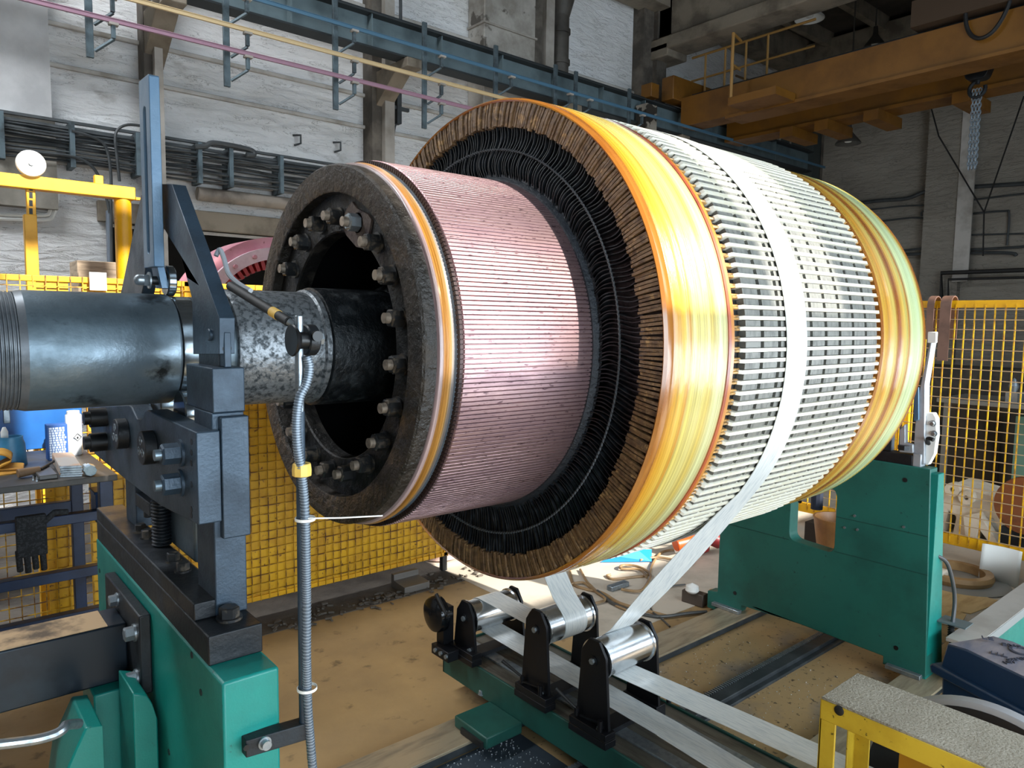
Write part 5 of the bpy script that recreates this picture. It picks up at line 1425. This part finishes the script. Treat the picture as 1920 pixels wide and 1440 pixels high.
# brackets under the girder and a small platform
for (px, py) in ((1440, 270), (1405, 255)):
    pass
q = at(1385, 182, x=gx-0.30)
MB().box(gx-0.50, gx-0.02, 5.15, 5.85, z0_+0.02, z0_+0.12).build('platform', ORANGE, CRN)
RLM = mat('rail_tube_ochre', '8E6A34', 0.5)
q = at(1405, 100, x=gx-0.3)
b = MB()
b.tube([(gx-0.48, 5.82, z0_+0.12), (gx-0.48, 5.82, z0_+0.95), (gx-0.1, 5.95, z0_+0.98)], 0.022, 8)
b.tube([(gx-0.48, 5.82, z0_+0.55), (gx-0.1, 5.95, z0_+0.6)], 0.018, 8)
b.build('platform_railing', RLM, CRN)
b = MB()
for k in range(4): b.tube([(gx+0.5, 6.0+0.35*k-0.1, z1_), (gx+0.5, 6.0+0.35*k-0.1, z1_+0.75)], 0.018, 6)
b.tube([(gx+0.5, 5.2, z1_+0.75), (gx+0.5, 7.2, z1_+0.75)], 0.018, 6); b.tube([(gx+0.5, 5.2, z1_+0.4), (gx+0.5, 7.2, z1_+0.4)], 0.016, 6)
b.tube([(gx+0.5, 5.9, z1_+0.02), (gx+1.7, 7.2, z1_+0.75)], 0.018, 6)
b.build('walkway_railing', RLM, CRN)
for i, (px, py, xw) in enumerate(((1470, 245, 11.2), (1510, 222, 11.2), (1600, 200, 11.2), (1775, 165, 11.2))):
    q = at(px, py, z=z0_-0.06)
    MB().box(gx+1.0, gx+1.75, q.y-0.10, q.y+0.10, z0_-0.14, z0_).build('cross_bracket', ORANGE, CRN)
# trolley on top at the right
q = at(1745, 40, x=gx+0.2)
MB().box(gx-0.1, gx+1.4, q.y-1.3, q.y+0.1, z1_+0.06, z1_+0.35).build('trolley_frame', mat('dark_trolley', '3A2A1A', 0.7), CRN)
MB().box(gx+0.1, gx+0.9, q.y-0.9, q.y-0.1, z1_+0.35, z1_+0.75).build('hoist_drum', DKC, CRN)
b = MB()
for k in range(2):
    y1_ = q.y-0.45-k*0.62
    b.tube(spline([(gx-0.06, y1_, z1_+0.4), (gx-0.07, y1_-0.02, z1_-0.05), (gx-0.08, y1_-0.14, z1_-0.24), (gx-0.08, y1_-0.30, z1_-0.20), (gx-0.07, y1_-0.42, z1_+0.05), (gx-0.06, y1_-0.44, z1_+0.4)], 8), 0.022, 8)
b.build('festoon_cable', RUBBER, CRN)
# hook block and chain
xk = gx+0.75
hb = at(1835, 128, x=xk)
HK = thing('hook_block', 'black crane hook block hanging under the ochre girders', 'crane hook', (xk, hb.y, hb.z-0.4))
MB().prism(rr([(hb.y-0.19, hb.z+0.14), (hb.y+0.19, hb.z+0.14), (hb.y+0.10, hb.z-0.14), (hb.y-0.10, hb.z-0.14)], 0.05, 4), 'x', xk-0.08, xk+0.08).build('sheave_housing', BLACK, HK, bevel=0.01)
MB().cyl((xk-0.09, hb.y, hb.z), (xk+0.09, hb.y, hb.z), 0.03, n=16).build('sheave_pin', ZINC, HK)
MB().tube([(xk, hb.y+0.085*math.sin(a)*1.0, hb.z-0.24-0.09*math.cos(a)+0.0) for a in [PI*0.95-k*PI*1.55/14 for k in range(15)]]+[], 0.022, 10).cyl((xk, hb.y, hb.z-0.13), (xk, hb.y, hb.z-0.18), 0.025, n=12).build('hook', STEEL_D, HK)
MB().cyl((xk, hb.y-0.1, hb.z+0.13), (xk, hb.y-0.1, z1_+0.1), 0.01, n=8).cyl((xk, hb.y+0.1, hb.z+0.13), (xk, hb.y+0.1, z1_+0.1), 0.01, n=8).build('wire_rope', BLACK, HK)
cb = at(1828, 318, x=xk)
b = MB(); z = hb.z-0.26; k = 0
rnd = random.Random(5)
while z > cb.z:
    for dy in (-0.035, 0.035, 0.0):
        e = 0.028
        pts = [(xk+(e*0.6*math.cos(t) if k % 2 else 0), hb.y+dy+(0 if k % 2 else e*0.6*math.cos(t)), z+e*math.sin(t)*1.1) for t in [2*PI*i/8 for i in range(8)]]
        b.tube(pts, 0.008, 5, closed=True)
    z -= 0.042; k += 1
o = b.build('lifting_chain', mat('galvanised_chain', '7F8A93', 0.4, 0.6)); tag(o, 'bunch of galvanised lifting chain hanging from the crane hook', 'chain')
# pendant lamps
LAMP = mat('lamp_enamel', '4A4742', 0.5, 0.2)
def lamp(x, y, z, label, r=0.17, top=None, pale=False):
    T = thing('pendant_lamp', label, 'lamp', (x, y, z), 'hanging workshop lamps')
    MB().lathe([(z, r), (z+0.02, r*0.98), (z+0.12, r*0.55), (z+0.19, r*0.25), (z+0.32, r*0.2), (z+0.34, 0.0)], 'z', (x, y), 28).lathe([(z+0.002, r*0.97), (z+0.11, r*0.5), (z+0.17, 0)], 'z', (x, y), 28).build('lamp_shade', WHITEP if pale else LAMP, T)
    MB().cyl((x, y, z+0.33), (x, y, top), 0.012, n=8).build('lamp_rod', LAMP, T)
    MB().lathe([(z+0.02, 0), (z+0.03, 0.05), (z+0.09, 0.06), (z+0.16, 0.02)], 'z', (x, y), 16).build('lamp_bulb', WHITEP, T)
q = at(1590, 270, x=11.5); lamp(q.x, q.y, q.z, 'dark cone shaped lamp hanging in front of the far wall', top=7.3, r=0.19)
q = at(1640, 88, x=12.5); lamp(q.x, q.y, q.z, 'dark lamp half hidden behind the top edge of the crane girder', top=7.3)
q = at(1518, 36, x=11.0); lamp(q.x, q.y, q.z, 'pale dish lamp close under the roof slabs', top=7.3, r=0.22, pale=True)
# chain sling lines in front of the end wall
o = MB()
a0, a1, a2 = at(1740, 180, x=13.5), at(1845, 398, x=13.5), at(1920, 180, x=13.5)
o.tube([a0, at(1760, 255, x=13.5), a1], 0.012, 6).tube([a2, a1], 0.012, 6).tube([a1, at(1843, 480, x=13.5)], 0.012, 6)
o = o.build('wire_sling', RUBBER); tag(o, 'thin wire sling hanging in a wide V before the end wall', 'wire')
# ------------------------------------------------------------------ cable trays and pipes on the walls
b_tr = at(0, 222, y=BY-0.2); b_tr2 = at(620, 322, y=BY-0.2)
zt_ = (b_tr.z+b_tr2.z)/2
TY = BY-0.16
TRAY = thing('cable_tray', 'long dark ladder tray of bundled cables along the back wall', 'cable tray', (2, TY, zt_-0.3))
zA, zB, zC = at(100, 240, y=TY).z, at(100, 262, y=TY).z, at(100, 288, y=TY).z
DKM = mat('dark_cable', '3C4042', 0.55, 0, col2='2A2E30', ns=6)
b = MB()
b.box(-1.5, 4.6, TY-0.02, TY+0.02, zA+0.06, zA+0.085).box(-1.5, 4.6, TY-0.02, TY+0.02, zA+0.005, zA+0.03)
b.build('tray_rail', DKM, TRAY)
b = MB(); rnd = random.Random(9)
for k in range(16):
    z = zA+0.02-(k-5)*0.032 if k > 6 else zA+0.0-k*0.016
    y = TY-rnd.uniform(0.0, 0.06)
    pts = [(-1.5+6.1*i/14, y+rnd.uniform(-0.005, 0.005), z+rnd.uniform(-0.014, 0.014)) for i in range(15)]
    b.tube(spline(pts, 3), rnd.uniform(0.008, 0.014), 6)
b.build('cable_bundle', DKM, TRAY, smooth=60)
b = MB()
for px in (2, 133, 255, 370, 428, 522):
    x = at(px, 270, y=TY).x; MB().box(x-0.02, x+0.02, TY-0.09, TY+0.15, zA-0.34, zA+0.06).build('tray_bracket', HG, TRAY)
b = MB()
pts = [at(p[0], p[1], y=TY-0.1) for p in ((135, 245), (180, 260), (200, 280), (208, 330), (208, 390), (210, 520))]
pts2 = [at(p[0], p[1], y=TY-0.1) for p in ((265, 236), (240, 234), (222, 242), (216, 260), (220, 300), (224, 340))]
pts3 = [at(p[0], p[1], y=TY-0.1) for p in ((60, 285), (140, 295), (175, 315), (195, 355), (206, 400))]
for p in (pts, pts2, pts3): MB().tube(spline(p, 6), 0.014, 6).build('loose_cable', DKM, TRAY)
b = MB()
b.tube(spline([at(p[0], p[1], y=TY-0.1) for p in ((365, 275), (385, 274), (400, 268), (440, 274), (472, 282), (476, 290), (462, 290))], 6), 0.026, 8)
b.build('loose_cable', DKM, TRAY)
x_ = at(206, 450, y=BY-0.1).x
o = MB().box(x_-0.02, x_+0.02, BY-0.12, BY-0.04, 1.5, at(206, 395, y=BY-0.1).z).build('cable_conduit', mat('grey_conduit', '6A7480', 0.45), bevel=0.004); tag(o, 'vertical grey conduit on the white wall left of the yellow post', 'conduit')
# thin pipe loop by the pilaster
o = MB().tube(spline([at(p[0], p[1], y=BY-0.06) for p in ((0, 402), (80, 404), (94, 395), (99, 370), (98, 350))], 5), 0.018, 6).tube(spline([at(p[0], p[1], y=BY-0.06) for p in ((0, 410), (84, 412), (100, 402), (108, 370), (106, 352))], 5), 0.018, 6).build('thin_pipes', WHITEP)
tag(o, 'pair of thin white painted pipes bending round the concrete pilaster', 'pipe')
# thick grey pipe low on the back wall
q = at(450, 372, y=BY-0.1)
o = MB().cyl((at(370, 352, y=BY-0.1).x, BY-0.1, q.z), (4.6, BY-0.1, q.z), 0.07, n=16).build('heating_pipe', mat('grimy_pipe', '8A8075', 0.6, 0, col2='5A5148', ns=3)); tag(o, 'thick grimy heating pipe low on the white brick wall', 'pipe')
# insulated bracket hooks on the wall
for p in ((557, 262), (632, 275)):
    q = at(p[0], p[1], y=BY-0.05)
    o = MB().tube([(q.x-0.03, BY-0.01, q.z+0.05), (q.x+0.03, BY-0.08, q.z+0.05), (q.x+0.03, BY-0.08, q.z-0.04), (q.x-0.02, BY-0.02, q.z-0.06)], 0.012, 6).build('wall_hook', DKM)
    tag(o, 'small dark bent hook in the white wall, %s of two' % ('left' if p[0] < 600 else 'right'), 'hook', 'hooks in the back wall')
# dark rod and switch on the column
q0, q1 = at(751, 0, y=BY-0.35), at(751, 95, y=BY-0.35)
o = MB().cyl((q0.x, BY-0.35, q1.z), (q0.x, BY-0.35, 7.2), 0.02, n=8).build('hanging_rod', DKM); tag(o, 'thin dark vertical rod in front of the wall above the runway beam', 'rod')
q0, q1 = at(746, 175, y=BY-0.2), at(742, 232, y=BY-0.2)
o = MB().box(q0.x-0.03, q0.x+0.03, BY-0.24, BY-0.16, q1.z, q0.z).box(q0.x-0.15, q0.x+0.15, BY-0.22, BY-0.18, at(746, 203, y=BY-0.2).z-0.02, at(746, 203, y=BY-0.2).z+0.02).tube(spline([(q0.x, BY-0.2, q1.z), (q0.x-0.05, BY-0.2, q1.z-0.1), (q0.x-0.08, BY-0.15, q1.z-0.8)], 5), 0.01, 6).build('switch_box', DKM)
tag(o, 'dark narrow switch with a hanging wire beside the wall column', 'switch')
# pipes on the end wall
def epipe(pts, r, label, nm='wall_pipe', n=5, m=None, g='dark pipes on the end wall'):
    o = MB().tube(spline([at(p[0], p[1], x=13.85) for p in pts], n), r*0.75, 8).build(nm, m or DKM)
    tag(o, label, 'pipe', g)
epipe([(1560, 388), (1640, 377), (1700, 372), (1740, 358), (1800, 352), (1930, 344)], 0.045, 'thick dark pipe, uppermost on the far end wall')
epipe([(1560, 400), (1640, 392), (1700, 386), (1780, 384), (1800, 378), (1930, 362)], 0.02, 'thin pipe just under the thick pipe on the end wall')
epipe([(1728, 405), (1732, 396), (1780, 395), (1800, 402), (1880, 396), (1892, 402), (1888, 460)], 0.022, 'bent pipe loop on the pilaster of the end wall')
epipe([(1560, 428), (1650, 415), (1742, 412), (1742, 470)], 0.022, 'pipe turning down beside the end wall pilaster')
epipe([(1755, 442), (1920, 438)], 0.018, 'thin straight pipe across the end wall below the bent loop')
epipe([(1690, 470), (1760, 464), (1820, 468), (1930, 462)], 0.028, 'wavy dark pipe across the lower end wall')
epipe([(1560, 486), (1700, 477), (1880, 474), (1905, 480)], 0.035, 'lowest dark pipe on the end wall above the dark shelf')
# dark pipe frame lower on the end wall
o = MB()
a = [at(p[0], p[1], x=13.6) for p in ((1765, 560), (1765, 512), (1930, 506))]
o.tube(a, 0.035, 6).tube([at(1778, 560, x=13.6), at(1778, 524, x=13.6), at(1930, 520, x=13.6)], 0.02, 6).build
o = o.build('pipe_stand', RUBBER); tag(o, 'black pipe stand against the far end wall above the fence', 'stand')
# dark gallery windows at the corner
q0, q1 = at(1418, 232, x=13.7), at(1496, 300, x=13.7)
struct(MB().box(13.6, 13.9, 7.25, 8, 3.5, at(1440, 230, x=13.7).z).build('trim_51', mat('dark_gallery', '39403F', 0.5)))
o = MB()
for py in (1420, 1442, 1462, 1482): 
    q = at(py, 270, x=13.55); o.tube([(13.55, q.y, 3.4), (13.55, q.y, q.z+0.25)], 0.02, 6)
o.tube([at(1370, 262, x=13.55), at(1490, 285, x=13.55)], 0.02, 6)
o = o.build('gallery_railing', GREYC); tag(o, 'thin grey railing in the dark far corner above the armature', 'railing')
# striped buffer at the runway column
q = at(1222, 212, y=7.0)
o = MB().box(q.x-0.12, q.x+0.12, 7.0, 7.2, q.z-0.22, q.z+0.12).build('striped_buffer', mat('buffer_black', '2A2620', 0.6, 0, col2='8C8478', ns=5, nlo=0.49, nhi=0.51)); tag(o, 'black and white buffer plate at the wall column by the crane', 'buffer')
q = at(1218, 172, y=7.2)
o = MB().box(q.x-0.08, q.x+0.10, 7.1, 7.3, q.z-0.10, q.z+0.10).build('ochre_box', ORANGE, bevel=0.01); tag(o, 'small ochre junction box on the dark wall column', 'box')

# ------------------------------------------------------------------ clutter behind the right fence
CREAM = mat('cream_casting', 'D9CDBB', 0.5, 0, col2='B3A48E', ns=4, nlo=0.45, nhi=0.65, rvar=0.2)
FR = thing('motor_frame_casting', 'cream painted motor frame casting lying behind the right fence', 'casting', (7.2, 2.1, 0))
def P7(px, py, x=7.2): q = at(px, py, x=x); return (q.y, q.z)
b = MB().prism([P7(*p) for p in ((1765, 960), (1780, 910), (1800, 903), (1905, 935), (1905, 1000), (1885, 1010), (1870, 970), (1830, 968), (1822, 1010), (1790, 1010), (1800, 965), (1785, 955), (1775, 1000), (1760, 1005))], 'x', 7.1, 7.5)
b.build('frame_body', CREAM, FR, bevel=0.02)
for p in ((1799, 913), (1825, 928)):
    y, z = P7(*p); MB().lathe([(7.02, 0.02), (7.02, 0.06), (7.12, 0.06), (7.12, 0.02)], 'x', (y, z), 24, closed=True).build('boss', CREAM, FR)
b = MB().prism([P7(*p) for p in ((1820, 960), (1850, 955), (1900, 1030), (1885, 1030), (1850, 985), (1840, 1030), (1828, 1030))], 'x', 7.0, 7.12)
b.build('rib', CREAM, FR, bevel=0.01)
MB().box(7.1, 7.5, P7(1905, 1000)[0], P7(1760, 1000)[0], 0.0, P7(1800, 1008)[1]).build('frame_base', mat('dark_pallet', '2A2420', 0.8), FR)
q = at(1918, 950, x=6.9)
DR = thing('rusty_disc', 'rust brown riveted round cover standing behind the right fence', 'disc', (6.95, q.y, 0.1))
zc_ = q.z
MB().lathe([(6.95, 0.0), (6.93, 0.20), (6.93, 0.235), (6.98, 0.24), (6.98, 0)], 'x', (q.y-0.02, zc_), 40).build('disc', mat('rust_brown', '7A4420', 0.6, 0, col2='4E2A14', ns=5), DR)
MB().box(6.94, 6.98, q.y-0.2, q.y+0.15, 0, zc_-0.2).build('disc_stand', STEEL_D, DR)
q0, q1 = at(1905, 780, x=8.5), at(1960, 880, x=8.5)
o = MB().box(8.5, 8.9, q1.y, q0.y, 0, q0.z).build('green_cabinet', mat('pale_green_metal', '5F7F6E', 0.5)); tag(o, 'pale green metal cabinet in the dim area behind the right fence', 'cabinet')
q0, q1 = at(1775, 760, x=9), at(1880, 760, x=9)
o = MB().box(9, 9.8, q1.y, q0.y, 0, at(1800, 752, x=9).z).build('dark_crate', mat('dark_brown_crate', '2E2519', 0.8, 0, col2='43331C', ns=3)); tag(o, 'large dark brown crate in the shade behind the right fence', 'crate')
o = MB().box(9.9, 10.5, 0.8, 3.8, 0, 1.35).build('store_rack', mat('dark_rack', '29251F', 0.8, 0, col2='453C30', ns=4)); tag(o, 'long dark storage rack against the shaded back of the hall', 'rack')
q = at(1900, 735, x=8.2)
BE = thing('bench_vise', 'small grey bench vise seen dimly through the right fence', 'vise', (8.2, q.y, 1.2))
MB().box(8.0, 8.8, q.y-0.5, q.y+0.6, q.z-0.14, q.z-0.10).box(8.05, 8.1, q.y+0.5, q.y+0.55, 0, q.z-0.14).box(8.05, 8.1, q.y-0.45, q.y-0.4, 0, q.z-0.14).build('bench_board', mat('grey_board', '6A665E', 0.7), BE)
MB().box(8.15, 8.35, q.y-0.05, q.y+0.05, q.z-0.10, q.z+0.0).lathe([(q.z, 0.03), (q.z+0.06, 0.045), (q.z+0.12, 0.02), (q.z+0.14, 0)], 'z', (8.2, q.y), 14).build('vise_body', ZINC, BE)
# items between fence and stand on the floor
q = at(1790, 1072, z=0.02)
def ringthing(name, x, y, z, r0, r1, h, m, label, cat, tilt=None):
    o = MB().lathe([(z, r0), (z, r1), (z+h*0.5, r1+0.01), (z+h, r1), (z+h, r0)], 'z', (x, y), 48, closed=True).build(name, m)
    tag(o, label, cat); return o
q = at(1790, 1075, z=0.05)
ringthing('coil_former', q.x, q.y, 0.02, 0.19, 0.24, 0.06, mat('brown_former', '9C7A50', 0.5, 0, col2='7A5A36', ns=5), 'brown ring shaped former lying on the floor behind the far stand', 'ring')
ringthing('steel_washer_plate', q.x-0.02, q.y-0.05, 0.005, 0.02, 0.30, 0.013, mat('grey_disc', '8A8780', 0.5, 0.2), 'flat grey disc on the floor under the brown ring', 'disc')
q = at(1870, 1060, z=0.15)
pts = []
for k in range(9):
    a = -0.9+1.8*k/8
    pts.append(((q.x+0.15*math.cos(a)*0.4, q.y-0.16*math.sin(a), 0.006), (0, 0, 1), (-1, 0, 0)))
vs = []; 
b = MB()
for (p, w, n_) in pts: vs += [Vector(p), Vector(p)+Vector((0.04, 0, 0.26))]
b.add(vs, [(i*2, i*2+2, i*2+3, i*2+1) for i in range(8)])
o = b.build('white_sheet', WHITEP, smooth=60); s_ = o.modifiers.new('t', 'SOLIDIFY'); s_.thickness = 0.004
tag(o, 'curved white plastic sheet leaning on the floor under the right fence', 'sheet')
WD = mat('thin_plywood', 'C2A473', 0.6, 0, col2='A98A5A', ns=3, stretch=(1, 5, 1))
for k, (pp, lab) in enumerate((([(1750, 1110), (1775, 1098), (1880, 1128), (1820, 1150), (1755, 1140)], 'broad pale plywood offcut on the floor right of the far stand'), ([(1752, 1128), (1812, 1152), (1805, 1165), (1750, 1152)], 'narrow plywood strip next to the broad plywood offcut'))):
    P = [at(p[0], p[1], z=0.012+0.006*k) for p in pp]
    o = MB().prism([(p.x, p.y) for p in P], 'z', 0.006+0.007*k, 0.012+0.007*k).build('plywood_offcut', WD); tag(o, lab, 'plywood', 'plywood offcuts')
q = at(1758, 1085, z=0.03)
o = MB().box(q.x-0.06, q.x+0.06, q.y-0.05, q.y+0.05, 0.005, 0.10).cyl((q.x, q.y, 0.10), (q.x, q.y, 0.16), 0.02, n=12).build('white_block', CREAM, bevel=0.01); tag(o, 'small cream block on the floor just behind the far stand', 'block')
# bucket and sack seen through the stand window
q = at(1545, 1010, x=4.9)
BU = thing('brown_bucket', 'brown plastic bucket tilted behind the far green stand', 'bucket', (4.95, q.y, 0.0))
cz_ = q.z; rim = cz_+0.06
MB().lathe([(0.10, 0), (0.10, 0.10), (0.48, 0.155), (0.50, 0.162), (0.50, 0.148), (0.13, 0.09), (0.13, 0)], 'z', (5.0, q.y-0.04), 36).build('bucket_body', mat('brown_plastic', '9A6A3C', 0.4, 0, col2='7D5430', ns=5), BU)
MB().box(4.8, 5.2, q.y-0.25, q.y+0.2, 0, 0.10).build('plinth', mat('wood_block', 'A07A40', 0.6), BU)
o = MB().lathe([(0.36, 0.0), (0.36, 0.17), (0.42, 0.20), (0.50, 0.19), (0.55, 0.10), (0.56, 0)], 'z', (5.42, q.y-0.02), 9).build('work_rags', mat('tan_cloth', 'B9935F', 0.8, 0, col2='D9CBB8', ns=6, nlo=0.5, nhi=0.52), subsurf=2, smooth=80)
tag(o, 'heap of tan and white cloths behind the brown bucket', 'cloths')
o = MB().box(5.2, 5.65, q.y-0.25, q.y+0.3, 0, 0.36).build('cloth_crate', mat('dark_wood', '2B2119', 0.7)); tag(o, 'dark low crate holding up the cloths behind the bucket', 'crate')
q = at(1534, 945, x=5.5)
o = MB().tube(spline([(5.48, q.y, 0.40), (5.48, q.y, 0.70), (5.46, q.y-0.02, 0.85), (5.46, q.y, 0.95)], 4), 0.045, 10).build('dark_sleeve', mat('navy_cloth', '121C2E', 0.8)); tag(o, 'dark navy cloth tube standing on the cloths behind the far stand', 'cloth')
# blue sheet, tools and hoses on the sunlit floor
q0, q1, q2, q3 = at(1130, 1056, z=0.01), at(1222, 1050, z=0.01), at(1222, 1030, z=0.01), at(1150, 1040, z=0.01)
b = MB(); vs = [at(1125, 1054, z=0.01), at(1222, 1053, z=0.01), at(1222, 1030, z=0.06), at(1195, 1030, z=0.1), at(1150, 1042, z=0.06)]
b.add([tuple(v) for v in vs], [(0, 1, 2, 3, 4)])
o = b.build('blue_sheet', mat('bright_blue_plastic', '1E7FC8', 0.4), smooth=0); m_ = o.modifiers.new('t', 'SOLIDIFY'); m_.thickness = 0.006
tag(o, 'bright blue plastic sheet on the sunlit floor under the armature', 'sheet')
q = at(1290, 1020, z=0.1)
OT = thing('angle_grinder', 'orange and grey power tool on the sunlit floor beyond the tape', 'power tool', (q.x, q.y, 0))
MB().cyl((q.x-0.10, q.y+0.05, 0.10), (q.x+0.16, q.y-0.06, 0.14), 0.055, 0.045, n=18).build('tool_body', mat('orange_plastic', 'C8501A', 0.4), OT, bevel=0.01)
MB().cyl((q.x+0.16, q.y-0.06, 0.14), (q.x+0.26, q.y-0.11, 0.10), 0.05, 0.06, n=14).build('tool_head', mat('dark_red_plastic', '8A2626', 0.4), OT)
MB().tube(spline([(q.x-0.06, q.y+0.06, 0.03), (q.x-0.02, q.y+0.15, 0.16), (q.x+0.08, q.y+0.10, 0.20)], 6), 0.014, 8).build('tool_handle', WHITEP, OT)
q = at(1318, 1025, z=0.05)
o = MB().box(q.x-0.05, q.x+0.05, q.y-0.04, q.y+0.06, 0.005, 0.16).build('grey_tool_case', mat('grey_red_case', '8F97A0', 0.5, 0, col2='A03030', ns=4, nlo=0.5, nhi=0.52), bevel=0.02); tag(o, 'small grey and red case beside the orange tool', 'case')
# hoses: separate lengths
hose = [([(1068, 1070), (1075, 1095), (1100, 1105), (1130, 1112), (1160, 1130), (1200, 1142), (1250, 1155)], 0.011, 'CL', 'tan hose coming down from under the armature on to the floor'),
        ([(1088, 1068), (1100, 1090), (1110, 1100), (1118, 1108), (1140, 1125), (1165, 1140), (1200, 1148)], 0.009, 'CL', 'second tan hose crossing the first one on the floor'),
        ([(1055, 1098), (1090, 1092), (1105, 1100), (1118, 1110), (1135, 1124), (1110, 1132), (1075, 1135), (1062, 1130)], 0.009, 'CL', 'short curled tan cable left of the hose pile'),
        ([(1165, 1105), (1200, 1108), (1215, 1090), (1218, 1075), (1195, 1062), (1168, 1060), (1165, 1066), (1200, 1068), (1212, 1082)], 0.010, 'CL', 'looped pale hose on the sunlit part of the floor'),
        ([(1145, 1078), (1138, 1080), (1150, 1086), (1190, 1082), (1215, 1078), (1222, 1060), (1240, 1036), (1270, 1032), (1300, 1045)], 0.010, 'CL', 'pale hose curving away towards the orange tool'),
        ([(1120, 1108), (1135, 1120), (1150, 1132), (1200, 1150), (1240, 1156), (1290, 1150), (1325, 1147)], 0.011, 'CD', 'dark cable running to the foot of the far stand'),
        ([(1285, 1096), (1255, 1100), (1235, 1110), (1220, 1128), (1222, 1145), (1240, 1160), (1256, 1175)], 0.006, 'CD', 'thin dark cable arcing across the floor to the bed rail'),
        ([(1200, 1050), (1230, 1045), (1262, 1050), (1280, 1060), (1300, 1052)], 0.010, 'CL', 'tan hose arch near the blue sheet')]
HCL = mat('tan_hose', '8F7350', 0.5, 0, col2='6E583E', ns=10)
HCD = mat('dark_hose', '40403E', 0.5)
for k, (pp, r, c_, lab) in enumerate(hose):
    o = MB().tube(spline([at(p[0], p[1], z=r+0.002+0.004*(k % 4)) for p in pp], 6), r, 8).build('floor_hose', HCL if c_ == 'CL' else HCD)
    tag(o, lab, 'hose', 'hoses and cables on the floor')
q = at(1158, 1100, z=0.02)
o = MB().box(q.x-0.08, q.x+0.10, q.y-0.02, q.y+0.03, 0.005, 0.04).build('steel_offcut', ZINC, bevel=0.005); tag(o, 'short bright steel offcut among the floor hoses', 'offcut')
# socket block on the slab beside the stand
q0 = at(1283, 1118, z=0.03)
SBK = thing('clamp_block', 'dark steel clamp block with a white knob left of the far stand', 'clamp', (q0.x+0.1, q0.y, 0))
q1 = at(1322, 1130, z=0.03)
MB().bar((q0.x, q0.y, 0.045), (q1.x, q1.y, 0.045), 0.07, 0.08).build('block', mat('rusty_block', '4A4038', 0.6, 0.2), SBK, bevel=0.004)
MB().lathe([(0.085, 0.03), (0.10, 0.045), (0.13, 0.04), (0.15, 0)], 'z', ((q0.x+q1.x)/2-0.03, (q0.y+q1.y)/2), 20).build('knob', WHITEP, SBK)
q = at(1338, 1118, z=0.05)
MB().cyl((q.x, q.y, 0.0), (q.x, q.y, 0.09), 0.03, n=16).build('brass_cap', mat('brass', 'B08A4A', 0.35, 0.6), SBK)
# under the back fence: spring hose and floor bracket
q = at(620, 1100, z=0.06)
pts = [(q.x-0.45+0.9*i/160, q.y+0.25, 0.05) for i in range(161)]
o = MB().tube(pts, lambda f: 0.05+0.008*math.sin(f*160*PI/2.5), 12).build('ribbed_duct_hose', RUBBER, smooth=60); tag(o, 'black ribbed hose lying under the yellow sheet fence', 'hose')
q = at(765, 1100, z=0.0)
o = MB().prism([(q.y-0.12, 0.005), (q.y-0.12, 0.05), (q.y+0.02, 0.06), (q.y+0.02, 0.10), (q.y+0.06, 0.10), (q.y+0.06, 0.005)], 'x', q.x-0.10, q.x+0.10).build('fence_foot_bracket', mat('grey_bracket', '6F6B66', 0.5, 0.2), bevel=0.004); tag(o, 'grey angle bracket on the floor under the end of the yellow fence', 'bracket')
q = at(825, 1062, z=0.05)
o = MB().lathe([(0.02, 0.0), (0.02, 0.16), (0.06, 0.18), (0.07, 0.0)], 'z', (q.x+0.2, q.y+0.3), 24).build('pink_lid', mat('pink_white_lid', 'D9B8AE', 0.5)); tag(o, 'pinkish round lid on the dusty floor behind the fence foot', 'lid')
b = MB(); rnd = random.Random(11)
for i in range(160):
    x = rnd.uniform(1.6, 3.3); y = 4.12+rnd.gauss(0, 0.06)
    s_ = rnd.uniform(0.006, 0.022); a = rnd.uniform(0, PI)
    b.obox((x, y, 0.004+s_*0.3), (s_*math.cos(a), s_*math.sin(a), 0), (-s_*0.4*math.sin(a), s_*0.4*math.cos(a), 0.002), (0, 0, s_*0.3))
o = b.build('rubble', mat('grey_rubble', '5C554D', 0.9), smooth=0); tag(o, 'grey dusty rubble along the foot of the yellow fence', 'rubble'); o['kind'] = 'stuff'
